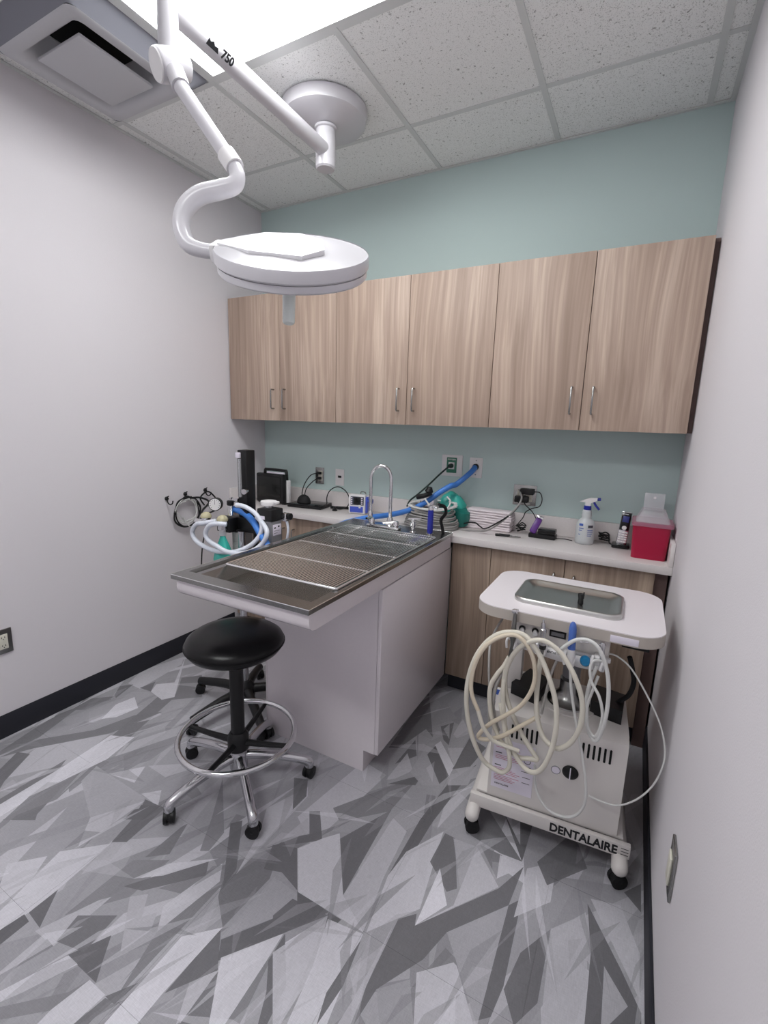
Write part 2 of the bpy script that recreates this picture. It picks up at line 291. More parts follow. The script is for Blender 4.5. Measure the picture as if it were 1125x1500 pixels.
# ---- floor: vinyl tiles, each a piece of its own with its printed shards
floor = structure(B().box(0, W, YF, 0, -.05, -.003).build('floor', 'subfloor'))
SHARDS = [(0.46,[(0.13,-1.833),(0.146,-1.684),(0.292,-1.52),(0.348,-1.353),(0.444,-1.26),(0.38,-1.495),(0.192,-1.728)]),(0.45,[(0.047,-1.667),(0.022,-1.533),(0.051,-1.425),(0.13,-1.31),(0.059,-1.475),(0.132,-1.677),(0.117,-1.827),(0.09,-1.816)]),(0.66,[(0.192,-1.728),(0.383,-1.496),(0.429,-1.694),(0.296,-1.871)]),(0.42,[(0.306,-1.888),(0.217,-1.754),(0.157,-1.776),(0.217,-1.87),(0.343,-1.922)]),(0.45,[(0.395,-1.945),(0.386,-1.693),(0.442,-1.773),(0.426,-1.958)]),(0.76,[(0.488,-1.836),(0.419,-1.725),(0.395,-1.504),(0.5,-1.456),(0.533,-1.606)]),(0.74,[(0.426,-1.958),(0.422,-1.831),(0.419,-1.725),(0.488,-1.836),(0.494,-1.986)]),(0.44,[(0.516,-1.984),(0.508,-1.813),(0.518,-1.727),(0.506,-1.661),(0.535,-1.786),(0.595,-1.908),(0.618,-1.925)]),(0.53,[(0.612,-1.647),(0.609,-1.45),(0.69,-1.296),(0.697,-1.521)]),(0.45,[(0.382,-1.147),(0.255,-0.999),(0.328,-0.92),(0.505,-1.072),(0.362,-1.198)]),(0.72,[(0.23,-1.178),(0.192,-1.117),(0.261,-1.052),(0.071,-0.825),(0.382,-1.147),(0.347,-1.198)]),(0.68,[(0.052,-1.191),(-0.009,-1.055),(0.061,-0.83),(0.126,-0.896),(0.156,-1.192)]),(0.44,[(0.098,-1.299),(0.04,-1.231),(0.086,-1.182),(0.13,-1.31)]),(0.44,[(0.148,-1.186),(0.163,-1.101),(0.23,-1.178)]),(0.46,[(0.002,-1.397),(0.114,-1.3),(0.098,-1.452),(0.044,-1.484)]),(0.68,[(0.036,-1.489),(0.019,-1.407),(-0.014,-1.153),(0.04,-1.231),(0.026,-1.383)]),(0.7,[(0.003,-1.646),(0.006,-1.525),(0.03,-1.563),(0.032,-1.652)]),(0.74,[(0.239,-1.453),(0.184,-1.344),(0.203,-1.255),(0.308,-1.306),(0.286,-1.408)]),(0.4,[(0.89,-1.763),(0.88,-1.69),(0.953,-1.658),(0.96,-1.724)]),(0.72,[(0.622,-1.653),(0.713,-1.55),(0.759,-1.631)]),(0.7,[(0.836,-1.653),(0.887,-1.601),(0.947,-1.661)]),(0.58,[(0.442,-1.279),(0.422,-1.2),(0.464,-1.155),(0.48,-1.202),(0.47,-1.28)]),(0.48,[(0.681,-1.776),(0.601,-1.701),(0.529,-1.659),(0.687,-1.663),(0.708,-1.706)]),(0.72,[(0.948,-2.178),(0.888,-2.153),(0.829,-1.951),(0.95,-1.845),(0.964,-2.022),(0.965,-2.108)]),(0.7,[(0.731,-2.06),(0.812,-1.981),(0.857,-2.048),(0.867,-2.144),(0.801,-2.116)]),(0.4,[(0.965,-2.108),(0.965,-2.027),(1.04,-2.115)]),(0.38,[(0.948,-2.178),(0.959,-2.117),(0.994,-2.121),(0.994,-2.198)]),(0.42,[(0.945,-1.842),(0.907,-1.712),(0.873,-1.663),(0.977,-1.653),(0.99,-1.815)]),(0.5,[(1.064,-2.061),(1.073,-1.848),(1.178,-1.787),(1.18,-1.93)]),(0.43,[(1.131,-1.919),(1.266,-1.749),(1.293,-1.721),(1.327,-1.764),(1.195,-1.899)]),(0.64,[(1.18,-1.93),(1.22,-1.896),(1.267,-1.95),(1.294,-1.918),(1.324,-1.961),(1.302,-2.039)]),(0.4,[(1.183,-2.116),(1.238,-2.025),(1.277,-2.071),(1.316,-2.115)]),(0.48,[(1.395,-2.116),(1.374,-2.09),(1.374,-2.015),(1.354,-1.711),(1.398,-1.753),(1.325,-1.9)]),(0.42,[(1.492,-2.042),(1.494,-1.854),(1.571,-1.937)]),(0.45,[(1.58,-2.07),(1.574,-1.96),(1.574,-1.939),(1.644,-2.033)]),(0.76,[(1.415,-1.928),(1.498,-1.852),(1.488,-2.044),(1.489,-2.121),(1.419,-2.161)]),(0.46,[(1.498,-1.852),(1.416,-1.794),(1.39,-1.752),(1.425,-1.657),(1.459,-1.542),(1.515,-1.668)]),(0.6,[(1.516,-1.875),(1.524,-1.656),(1.624,-1.663),(1.654,-1.701)]),(0.4,[(1.554,-1.921),(1.519,-1.878),(1.654,-1.701),(1.618,-1.655),(1.744,-1.66),(1.664,-1.776)]),(0.74,[(1.555,-1.911),(1.664,-1.776),(1.67,-1.854),(1.677,-2.014),(1.644,-2.033)]),(0.42,[(1.719,-1.909),(1.674,-1.852),(1.668,-1.774),(1.755,-1.872),(1.768,-1.963),(1.749,-1.974)]),(0.76,[(1.684,-1.793),(1.748,-1.673),(1.769,-1.763),(1.789,-1.907),(1.794,-1.948),(1.751,-1.867)]),(0.4,[(1.747,-1.719),(1.744,-1.66),(1.789,-1.66),(1.784,-1.678)]),(0.42,[(1.406,-1.766),(1.244,-1.578),(1.272,-1.546),(1.397,-1.699)]),(0.68,[(1.409,-1.711),(1.411,-1.33),(1.381,-1.291),(1.311,-1.458),(1.359,-1.542)]),(0.42,[(1.301,-1.28),(1.356,-1.258),(1.406,-1.333),(1.402,-1.413)]),(0.42,[(1.462,-1.387),(1.497,-1.366),(1.579,-1.466),(1.429,-1.588),(1.52,-1.463)]),(0.42,[(1.521,-1.535),(1.618,-1.655),(1.535,-1.632),(1.475,-1.653),(1.439,-1.568)]),(0.64,[(1.451,-1.533),(1.474,-1.412),(1.524,-1.468)]),(0.5,[(1.164,-1.593),(1.046,-1.431),(1.254,-1.618),(1.265,-1.697),(1.238,-1.712)]),(0.46,[(1.098,-1.821),(1.101,-1.677),(1.109,-1.657),(1.159,-1.772)]),(0.72,[(1.133,-1.889),(1.188,-1.795),(1.315,-1.701),(1.208,-1.833)]),(0.7,[(1.327,-1.764),(1.341,-1.706),(1.382,-1.756),(1.343,-1.955),(1.294,-1.897)]),(0.66,[(1.038,-2.126),(1.108,-1.983),(1.131,-1.958),(1.126,-2.122)]),(0.44,[(1.12,-2.111),(1.099,-2.041),(1.2,-1.983),(1.215,-2.089)]),(0.72,[(1.295,-2.119),(1.363,-2.119),(1.354,-2.198),(1.278,-2.242),(1.276,-2.199)]),(0.44,[(1.354,-2.198),(1.369,-2.123),(1.395,-2.116),(1.386,-2.165),(1.386,-2.18)]),(0.42,[(1.366,-2.121),(1.412,-2.06),(1.402,-2.12)]),(0.5,[(1.157,-2.266),(1.275,-2.162),(1.295,-2.119),(1.276,-2.206),(1.186,-2.279)]),(0.5,[(1.095,-2.205),(1.09,-2.12),(1.126,-2.122)]),(0.72,[(1.12,-2.251),(1.186,-2.114),(1.231,-2.114),(1.174,-2.22),(1.146,-2.262)]),(0.62,[(0.567,-1.733),(0.535,-1.652),(0.867,-1.658),(0.894,-1.703),(0.778,-1.819)]),(0.5,[(0.525,-1.999),(0.477,-1.879),(0.503,-1.781),(0.531,-1.675),(0.583,-1.834),(0.535,-1.946),(0.555,-2.012)]),(0.68,[(0.778,-1.819),(0.88,-1.668),(0.872,-1.841),(0.864,-1.91)]),(0.42,[(1.627,-1.436),(1.732,-1.22),(1.753,-1.595)]),(0.48,[(1.531,-1.328),(1.758,-0.99),(1.73,-1.231),(1.588,-1.367)]),(0.4,[(1.846,-1.464),(1.847,-1.208),(1.877,-0.964),(1.945,-0.81),(1.892,-1.199),(1.88,-1.444)]),(0.72,[(1.577,-1.457),(1.617,-1.41),(1.753,-1.595),(1.865,-1.658),(1.623,-1.658),(1.524,-1.535)]),(0.72,[(1.846,-1.464),(1.861,-1.355),(1.944,-1.212),(1.983,-1.512),(1.873,-1.653)]),(0.68,[(1.753,-1.595),(1.756,-1.252),(1.826,-1.28),(1.837,-1.482),(1.865,-1.658)]),(0.43,[(1.948,-1.349),(1.952,-1.215),(1.991,-1.217),(2.061,-1.393),(2.036,-1.42)]),(0.78,[(1.99,-1.565),(1.987,-1.355),(2.052,-1.46)]),(0.68,[(2.071,-1.211),(2.178,-1.32),(1.99,-1.565),(2.07,-1.45)]),(0.62,[(1.986,-1.22),(2.071,-1.211),(2.07,-1.388)]),(0.48,[(2.079,-1.198),(2.158,-1.199),(2.165,-1.294)]),(0.42,[(1.938,-1.572),(1.98,-1.531),(1.99,-1.565),(2.179,-1.325),(2.234,-1.206),(2.221,-1.363),(2.08,-1.535),(2.048,-1.635),(1.968,-1.762),(1.955,-1.857),(1.941,-1.769)]),(0.6,[(2.08,-1.535),(2.221,-1.363),(2.225,-1.705)]),(0.7,[(2.045,-1.674),(2.125,-1.6),(2.136,-1.604),(2.218,-1.709),(2.086,-1.783)]),(0.58,[(1.968,-1.762),(2.036,-1.697),(2.086,-1.783),(2.013,-1.825)]),(0.41,[(2.225,-1.705),(2.221,-1.363),(2.253,-1.321),(2.262,-1.587),(2.247,-1.692)]),(0.42,[(2.264,-1.594),(2.284,-1.481),(2.349,-1.371),(2.349,-1.581),(2.306,-1.659)]),(0.7,[(2.244,-1.392),(2.246,-1.206),(2.332,-1.128),(2.335,-1.286)]),(0.4,[(2.462,-1.572),(2.461,-1.381),(2.439,-1.233),(2.539,-1.385),(2.589,-1.47),(2.589,-1.5)]),(0.64,[(2.497,-1.399),(2.558,-1.471),(2.514,-1.542),(2.499,-1.551)]),(0.66,[(2.349,-1.371),(2.407,-1.304),(2.437,-1.264),(2.461,-1.475),(2.44,-1.584),(2.365,-1.626)]),(0.68,[(2.446,-1.21),(2.532,-1.186),(2.585,-1.311),(2.585,-1.439)]),(0.72,[(2.152,-1.202),(2.234,-1.206),(2.165,-1.294)]),(0.42,[(1.603,-1.753),(1.622,-1.683),(1.747,-1.67),(1.644,-1.8)]),(0.7,[(1.671,-1.83),(1.747,-1.67),(1.798,-1.805),(1.796,-1.947),(1.781,-1.955)]),(0.74,[(1.753,-1.678),(1.867,-1.662),(1.897,-1.89),(1.81,-1.939),(1.789,-1.801)]),(0.42,[(1.857,-1.834),(1.87,-1.676),(1.887,-1.799),(1.875,-1.902)]),(0.66,[(1.926,-1.811),(1.933,-1.597),(1.941,-1.769),(1.948,-1.861),(1.919,-1.878)]),(0.45,[(2.034,-1.176),(2.032,-0.998),(2.225,-1.189),(2.151,-1.195)]),(0.4,[(2.115,-1.007),(2.205,-1.125),(2.179,-1.006),(2.227,-0.996),(2.225,-1.189)]),(0.44,[(2.271,-1.163),(2.368,-0.966),(2.426,-1.102),(2.316,-1.234)]),(0.4,[(2.54,-1.132),(2.589,-1.071),(2.589,-1.178)]),(0.72,[(1.735,-0.787),(1.749,-0.745),(1.863,-0.873),(1.865,-0.945)]),(0.4,[(1.73,-0.863),(1.74,-0.789),(1.862,-0.938),(1.844,-1.001)]),(0.42,[(1.861,-0.893),(1.861,-0.645),(1.951,-0.68),(1.924,-0.837)]),(0.62,[(1.869,-0.925),(1.952,-0.811),(1.949,-0.948),(1.876,-0.991)]),(0.6,[(1.602,-0.776),(1.605,-0.752),(1.705,-0.755),(1.686,-0.889)]),(0.42,[(1.631,-0.99),(1.641,-0.799),(1.692,-0.896)]),(0.65,[(1.784,-0.668),(1.782,-0.523),(1.849,-0.618),(1.809,-0.688)]),(0.56,[(1.642,-0.414),(1.755,-0.539),(1.648,-0.702)]),(0.42,[(1.708,-0.642),(1.755,-0.577),(1.792,-0.753),(1.757,-0.73)]),(0.64,[(1.793,-0.773),(1.858,-0.735),(1.863,-0.873)]),(0.42,[(1.656,-1.112),(1.76,-0.989),(1.76,-1.059)]),(0.44,[(1.705,-0.738),(1.653,-0.699),(1.6,-0.888),(1.557,-0.913),(1.543,-0.666),(1.525,-0.363)]),(0.66,[(1.64,-1.095),(1.648,-0.901),(1.715,-0.988),(1.671,-1.068)]),(0.6,[(1.708,-1.001),(1.703,-0.784),(1.731,-0.767),(1.73,-0.863),(1.847,-1.008),(1.784,-1.045)])]
def tri_fan(p):            # ear clipping
    p = p[:]; A = sum(p[i][0] * p[(i + 1) % len(p)][1] - p[(i + 1) % len(p)][0] * p[i][1] for i in range(len(p)))
    if A < 0: p.reverse()
    out = []; g = 0
    def cr(a, b, c): return (b[0] - a[0]) * (c[1] - a[1]) - (b[1] - a[1]) * (c[0] - a[0])
    while len(p) > 3 and g < 200:
        g += 1
        for i in range(len(p)):
            a, b, c = p[i - 1], p[i], p[(i + 1) % len(p)]
            if cr(a, b, c) <= 1e-9: continue
            if any(q not in (a, b, c) and cr(a, b, q) >= 0 and cr(b, c, q) >= 0 and cr(c, a, q) >= 0 for q in p): continue
            out.append([a, b, c]); p.pop(i); break
        else: break
    if len(p) == 3: out.append(p)
    return out
def clip_half(poly, a, b):   # -> (inside, outside) of the left side of a->b
    ins, outs = [], []; n = len(poly)
    d = [(b[0] - a[0]) * (q[1] - a[1]) - (b[1] - a[1]) * (q[0] - a[0]) for q in poly]
    for i in range(n):
        p, q = poly[i], poly[(i + 1) % n]; dp, dq = d[i], d[(i + 1) % n]
        if dp >= 0: ins.append(p)
        if dp <= 0: outs.append(p)
        if dp * dq < 0:
            t = dp / (dp - dq); r = (p[0] + (q[0] - p[0]) * t, p[1] + (q[1] - p[1]) * t); ins.append(r); outs.append(r)
    return ins, outs
def area(p): return abs(sum(p[i][0] * p[(i + 1) % len(p)][1] - p[(i + 1) % len(p)][0] * p[i][1] for i in range(len(p)))) / 2
def stamp(pieces, tri, val, al):
    x0, x1 = min(p[0] for p in tri), max(p[0] for p in tri); y0, y1 = min(p[1] for p in tri), max(p[1] for p in tri)
    if (tri[1][0] - tri[0][0]) * (tri[2][1] - tri[0][1]) - (tri[1][1] - tri[0][1]) * (tri[2][0] - tri[0][0]) < 0: tri = tri[::-1]
    out = []
    for poly, v in pieces:
        if max(p[0] for p in poly) <= x0 or min(p[0] for p in poly) >= x1 or max(p[1] for p in poly) <= y0 or min(p[1] for p in poly) >= y1:
            out.append((poly, v)); continue
        cur = poly; left = []
        for i in range(len(tri)):
            if len(cur) < 3: break
            cur, o = clip_half(cur, tri[i], tri[(i + 1) % len(tri)])
            if len(o) > 2 and area(o) > 2e-7: left.append(o)
        if len(cur) > 2 and area(cur) > 2e-7:
            out += [(o, v) for o in left]; out.append((cur, v + (val - v) * al))
        else: out.append((poly, v))
    return out
rnd = random.Random(11)
TW, TL = .457, .914
rand_sh = []
for k in range(420):
    x, y = rnd.uniform(-.1, 2.7), rnd.uniform(YF, .1); a = math.radians(rnd.choice([62, 68, 75, 104, 112, 84]) + rnd.uniform(-5, 5))
    ln = rnd.uniform(.15, .6); wd = rnd.uniform(.03, .14); dx, dy = math.cos(a), math.sin(a); sk = rnd.uniform(-.5, .9)
    t = [(x, y), (x + dx * ln, y + dy * ln), (x - dy * wd + dx * ln * sk, y + dx * wd + dy * ln * sk)]
    if rnd.random() < .35: t = [(x, y), (x + dx * ln, y + dy * ln), (x + dx * ln - dy * wd, y + dy * ln + dx * wd), (x - dy * wd + dx * .05, y + dx * wd + dy * .05)]
    rand_sh.append((rnd.choice([.44, .5, .56, .62, .66, .7, .74]), t, rnd.choice([.35, .55, .8])))
fine_sh = []
for k in range(330):
    x, y = rnd.uniform(0, 2.6), rnd.uniform(-2.7, -.2); a = math.radians(rnd.choice([60, 66, 72, 110, 20]) + rnd.uniform(-5, 5))
    ln = rnd.uniform(.08, .35); wd = rnd.uniform(.008, .05); dx, dy = math.cos(a), math.sin(a)
    t = [(x, y), (x + dx * ln, y + dy * ln), (x - dy * wd + dx * ln * .6, y + dx * wd + dy * ln * .6)]
    fine_sh.append((rnd.choice([.46, .52, .6, .7, .76]), t, rnd.choice([.2, .3, .45])))
traced = [(v, t, .9) for v, pts in SHARDS for t in tri_fan(pts)]
def bb(p): return min(q[0] for q in p), max(q[0] for q in p), min(q[1] for q in p), max(q[1] for q in p)
ci = -1; x = .036 - TW
GR = .30     # grey value to albedo
while x < W:
    n0 = 0 if ci % 2 else 1
    y = -1.198 + (0 if (ci % 2) else TW) - 4 * TL - .0
    while y < 0:
        X0, X1, Y0, Y1 = max(x, 0) + .0002, min(x + TW, W) - .0002, max(y, YF) + .0002, min(y + TL, 0) - .0002
        if X1 - X0 > .01 and Y1 - Y0 > .01:
            pieces = [([(X0, Y0), (X1, Y0), (X1, Y1), (X0, Y1)], .58)]
            near = Y1 > -2.9
            for lst in (rand_sh, traced, fine_sh) if near else (rand_sh[::2],):
                for v, t, al in lst:
                    b = bb(t)
                    if b[0] < X1 and b[1] > X0 and b[2] < Y1 and b[3] > Y0: pieces = stamp(pieces, t, v, al)
            me = bpy.data.meshes.new('floor_tile'); vs = []; fs = []; cv = []
            for poly, v in pieces:
                k0 = len(vs); vs += [(p[0], p[1], 0) for p in poly]; fs.append(tuple(range(k0, k0 + len(poly)))); cv.append(v)
            k0 = len(vs); cs = [(X0, Y0), (X1, Y0), (X1, Y1), (X0, Y1)]
            vs += [(a, b, 0) for a, b in cs] + [(a, b, -.003) for a, b in cs]
            for i in range(4): fs.append((k0 + i, k0 + 4 + i, k0 + 4 + (i + 1) % 4, k0 + (i + 1) % 4)); cv.append(.3)
            me.from_pydata(vs, [], fs); at = me.color_attributes.new('print', 'FLOAT_COLOR', 'CORNER')
            li = 0; arr = []
            for f, v in zip(fs, cv):
                g = min(.9, lin(.60 + (v - .58) * 1.22) * 1.16); arr += [g * 1.0, g * .985, g * 1.06, 1] * len(f)
            at.data.foreach_set('color', arr); me.materials.append(M_['floor'])
            o = bpy.data.objects.new('floor_tile', me); COL.objects.link(o); o.parent = floor
        y += TL
    x += TW; ci += 1
# ---- ceiling
ceil = structure(B().box(0, W, YF, 0, H + .05, H + .1).build('ceiling', 'grid'))
bar_w = .024
gx = [0] + [XG + i * G for i in range(5)] + [W]; gy = [0] + [YG - i * G for i in range(7) if YG - i * G > YF] + [YF]
def cell_is(i, j, kind): return False
LIGHTS = [(XG + G, XG + 3 * G, YG - 2 * G, YG - G), (XG + G, XG + 3 * G, YG - 5 * G, YG - 4 * G)]
VENT = (XG, XG + G, YG - 2 * G, YG - G)
def inside(cx, cy, R): return R[0] < cx < R[1] and R[2] < cy < R[3]
for i in range(len(gx) - 1):
    for j in range(len(gy) - 1):
        cx, cy = (gx[i] + gx[i + 1]) / 2, (gy[j] + gy[j + 1]) / 2
        if any(inside(cx, cy, R) for R in LIGHTS) or inside(cx, cy, VENT): continue
        B().box(gx[i] + .002, gx[i + 1] - .002, gy[j + 1] + .002, gy[j] - .002, H + .002, H + .018).build('ceiling_tile', 'tile', ceil, smooth=False)
for x in gx[1:-1]:
    segs = [(YF, 0)]
    if abs(x - gx[3 - 1 + 0]) < 1e-6: pass
    for R in LIGHTS:
        if R[0] + .1 < x < R[1] - .1:
            segs = [q for a, b in segs for q in ((a, min(b, R[2] + bar_w / 2)), (max(a, R[3] - bar_w / 2), b)) if q[1] > q[0]]
    for a, b in segs: B().box(x - bar_w / 2, x + bar_w / 2, a, b, H - .002, H + .03).build('grid_bar', 'grid', ceil, smooth=False)
for y in gy[1:-1]:
    for i in range(len(gx) - 1):
        B().box(gx[i] + bar_w / 2, gx[i + 1] - (bar_w / 2 if i < len(gx) - 2 else 0), y - bar_w / 2, y + bar_w / 2, H - .0005, H + .028).build('grid_bar', 'grid', ceil, smooth=False)
structure(B().box(0, .018, YF, 0, H - .004, H).build('trim_1', 'grid')); structure(B().box(W - .02, W, YF, 0, H - .004, H).build('trim_2', 'grid'))
structure(B().box(.018, W - .02, -.016, 0, H - .004, H).build('trim_3', 'grid'))
# ---- light panels
for k, R in enumerate(LIGHTS):
    t = thing('ceiling_light', ['large recessed ceiling light panel glowing white beside the square air vent', 'second recessed ceiling light panel further back, behind the viewer'][k], 'light', ((R[0] + R[1]) / 2, (R[2] + R[3]) / 2, H))
    b = B(); a = .012
    for (x0, x1, y0, y1) in ((R[0] + a, R[1] - a, R[2] + a, R[2] + a + .02), (R[0] + a, R[1] - a, R[3] - a - .02, R[3] - a), (R[0] + a, R[0] + a + .02, R[2] + a + .02, R[3] - a - .02), (R[1] - a - .02, R[1] - a, R[2] + a + .02, R[3] - a - .02)):
        b.box(x0, x1, y0, y1, H - .003, H + .03)
    b.build('frame', 'grid', t, smooth=False)
    B().box(R[0] + .033, R[1] - .033, R[2] + .033, R[3] - .033, H + .004, H + .012).build('diffuser', 'light', t, smooth=False)
# ---- air vent: square plaque diffuser hanging a little below the grid
x0, x1, y0, y1 = VENT; cx, cy = (x0 + x1) / 2, (y0 + y1) / 2
vt = thing('ceiling_vent', 'square grey ceiling air vent with a flat centre plate beside the light panel', 'vent', (cx, cy, H))
def sq_rings(prof, cx, cy, rd=.0):
    b = B(); rings = []
    for h, z in prof:
        ring = []; rr = min(rd, h * .3)
        for sx, sy, a0 in ((1, 1, 0), (-1, 1, 90), (-1, -1, 180), (1, -1, 270)):
            for q in range(4):
                a = math.radians(a0 + q * 30); ring.append(b.bm.verts.new((cx + sx * (h - rr) + rr * math.cos(a), cy + sy * (h - rr) + rr * math.sin(a), z)))
        rings.append(ring)
    for a, c in zip(rings, rings[1:]):
        for k in range(len(a)): b.bm.faces.new((a[k], a[(k + 1) % len(a)], c[(k + 1) % len(a)], c[k]))
    return b
sq_rings([(.292, H), (.287, H - .006), (.255, H - .035), (.235, H - .052)], cx, cy, .02).build('outer_flange', 'vent_shaded', vt)  # slope coloured darker than the rest: its shade is put into the colour
sq_rings([(.235, H - .052), (.228, H - .056), (.185, H - .05), (.165, H - .03), (.15, H + .01), (.12, H + .04)], cx, cy, .03).build('inner_cone', 'vent', vt)
sq_rings([(.118, H + .041), (.001, H + .042)], cx, cy).build('duct_opening', 'void', vt)
B().box(cx - .135, cx + .135, cy - .145, cy + .145, H - .062, H - .05, .004).build('centre_plate', 'vent', vt)

# ================================================================== CABINETS
def bar_pull(parent, x, y, z0, z1, name='handle'):
    b = B(); b.tube([(x, y, z0), (x, y - .026, z0), (x, y - .03, z0 + .006), (x, y - .03, z1 - .006), (x, y - .026, z1), (x, y, z1)], .0045, 8, smooth=0)
    return b.build(name, 'steel', parent)
DX = [.0073, .4257, .8436, 1.2967, 1.7502, 2.1672, 2.584]; ZB, ZT, CD = 1.474, 2.223, .33
names = ['pale wood wall cabinet with two doors in the corner by the left wall', 'middle pale wood wall cabinet with two wide doors above the faucet', 'pale wood wall cabinet with two doors next to the right wall']
for k in range(3):
    xa, xb = DX[2 * k], DX[2 * k + 2]
    t = thing('wall_cabinet', names[k], 'cabinet', ((xa + xb) / 2, 0, ZB), 'wall cabinets above the worktop')
    b = B(); b.box(xa + .001, xb - .001, -CD + .021, -.001, ZB, ZT, .001); b.build('body', 'wood_edge' if k == 2 else 'wood', t)
    for d in (0, 1):
        a, c = DX[2 * k + d], DX[2 * k + d + 1]
        dr = B().box(a + .0015, c - .0015, -CD, -CD + .019, ZB - .002, ZT, .001).build('door', 'wood', t)
        bar_pull(dr, c - .045 if d == 0 else a + .045, -CD, 1.545, 1.66)
tag(B().box(2.585, W - .001, -CD + .04, -.001, ZB, ZT).build('filler_panel', 'wood_edge'), 'narrow dark filler strip closing the gap between wall cabinets and right wall', 'panel')
# base cabinets
def base_cabinet(x0, x1, splits, label, handles):
    t = thing('base_cabinet', label, 'cabinet', ((x0 + x1) / 2, -.17, 0))
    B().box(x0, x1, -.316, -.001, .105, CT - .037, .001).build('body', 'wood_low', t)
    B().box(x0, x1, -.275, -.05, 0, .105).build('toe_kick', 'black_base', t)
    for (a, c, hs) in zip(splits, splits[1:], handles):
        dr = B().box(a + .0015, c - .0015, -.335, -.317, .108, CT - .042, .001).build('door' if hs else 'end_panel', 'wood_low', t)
        for hx in hs: bar_pull(dr, hx, -.335, .68, .792)
    return t
base_cabinet(.02, .98, [.02, .5, .98], 'wood base cabinet under the worktop left of the exam table', [[.46], [.54]])
base_cabinet(1.604, 2.545, [1.604, 1.815, 2.172, 2.545], 'brown wood base cabinet behind the dental cart', [[], [2.127], [2.217]])
tag(B().box(2.547, W - .009, -.30, -.001, 0.0, CT - .037).build('base_filler_panel', 'wood_edge'), 'dark brown filler strip between base cabinet and right wall', 'panel')
# worktop with splashes
wt = thing('worktop', 'light grey speckled worktop with upstand running wall to wall', 'countertop', (1.3, -.18, CT))
B().box(.001, W - .001, -.362, -.001, CT - .036, CT, .002).build('slab', 'worktop', wt)
B().box(.001, W - .001, -.019, -.001, CT + .0005, CT + .102, .002).build('backsplash', 'worktop', wt)
B().box(.001, .019, -.36, -.0195, CT + .0005, CT + .102, .002).build('side_splash', 'worktop', wt)
B().box(W - .019, W - .001, -.36, -.0195, CT + .0005, CT + .102, .002).build('side_splash', 'worktop', wt)

# ================================================================== EXAM / WET TABLE (peninsula)
PT = .927; px0, px1, py0, py1 = 1.004, 1.614, -1.592, -.366
tb = thing('exam_table', 'white laminate wet exam table with a stainless steel top and sink', 'table', (1.29, -.8, 0))
b = B(); b.prism([(1.0, -1.103, 0), (1.531, -1.103, 0), (1.531, -1.103, .102), (1.583, -1.103, .102), (1.583, -1.103, .845), (1.0, -1.103, .845)], (0, .766, 0)); b.build('body', 'laminate', tb, ang=20)
B().box(.992, 1.0, -1.106, -.34, 0, .845, .001).build('side_panel', 'laminate', tb)
dr = B().box(1.585, 1.603, -1.106, -.34, .106, .838, .002).build('door', 'laminate', tb)
# apron with rounded nose under the steel top
b = B(); yn = -1.578
pr = [(yn + .032, .845), (yn + .015, .849), (yn + .004, .86), (yn, .875), (yn, PT - .018), (yn + .032, PT - .018)]
b.prism([(1.016, y, z) for y, z in pr], (.588, 0, 0)); b.box(1.016, 1.032, yn + .032, -.364, .845, PT - .018); b.box(1.588, 1.604, yn + .032, -.364, .845, PT - .018); b.box(1.032, 1.588, yn + .032, -.364, .845, .862); b.build('apron', 'laminate', tb, ang=50)
# steel top: rim frame, sunken basin, left gutter
b = B(); xi0, xi1, yi0, yi1 = 1.092, 1.58, -1.535, -.555
gx0, gx1, gy0, gy1 = 1.03, 1.068, -1.535, -.62
def frame_top(b, z):
    xs = [px0, gx0, gx1, xi0, xi1, px1]; ys = [py0, yi0, gy1, yi1, py1]
    vs = {}
    for i, x in enumerate(xs):
        for j, y in enumerate(ys): vs[i, j] = b.bm.verts.new((x, y, z))
    for i in range(5):
        for j in range(4):
            if i == 3 and j in (1, 2): continue
            if i == 1 and j == 1: continue
            b.bm.faces.new((vs[i, j], vs[i + 1, j], vs[i + 1, j + 1], vs[i, j + 1]))
    def well(i0, i1, j0, j1, zf, ins, zf2=None):
        zf2 = zf if zf2 is None else zf2
        top = [vs[i0, j0], vs[i1, j0], vs[i1, j1], vs[i0, j1]]
        c = [Vector(v.co) for v in top]; sg = [(1, 1), (-1, 1), (-1, -1), (1, -1)]
        bot = [b.bm.verts.new((c[k].x + sg[k][0] * ins, c[k].y + sg[k][1] * ins, zf if k < 2 else zf2)) for k in range(4)]
        loop = [vs[i0, j] for j in range(j0, j1)]
        for k in range(4):
            a0, a1 = top[k], top[(k + 1) % 4]
            if abs(a0.co.x - a1.co.x) < 1e-6:      # vertical sides may have a middle vertex
                mid = [vs[(i0 if a0 is vs[i0, j0] or a0 is vs[i0, j1] else i1), j] for j in range(j0 + 1, j1)]
                if a0.co.y > a1.co.y: mid = mid[::-1]
                b.bm.faces.new([a0] + mid + [a1, bot[(k + 1) % 4], bot[k]])
            else: b.bm.faces.new((a0, a1, bot[(k + 1) % 4], bot[k]))
        b.bm.faces.new(bot)
    well(3, 4, 1, 3, z - .05, .02, z - .03)
    well(1, 2, 1, 2, z - .012, .004)
    # outer skirt
    o = [(0, 0), (5, 0), (5, 4), (0, 4)]
    low = {}
    per = [(i, 0) for i in range(6)] + [(5, j) for j in range(1, 5)] + [(i, 4) for i in range(4, -1, -1)] + [(0, j) for j in range(3, 0, -1)]
    lo = [b.bm.verts.new((vs[p].co.x, vs[p].co.y, z - .017)) for p in per]
    for k in range(len(per)):
        k2 = (k + 1) % len(per); b.bm.faces.new((vs[per[k]], lo[k], lo[k2], vs[per[k2]]))
frame_top(b, PT)
top = b.build('steel_top', 'steel', tb, ang=20)
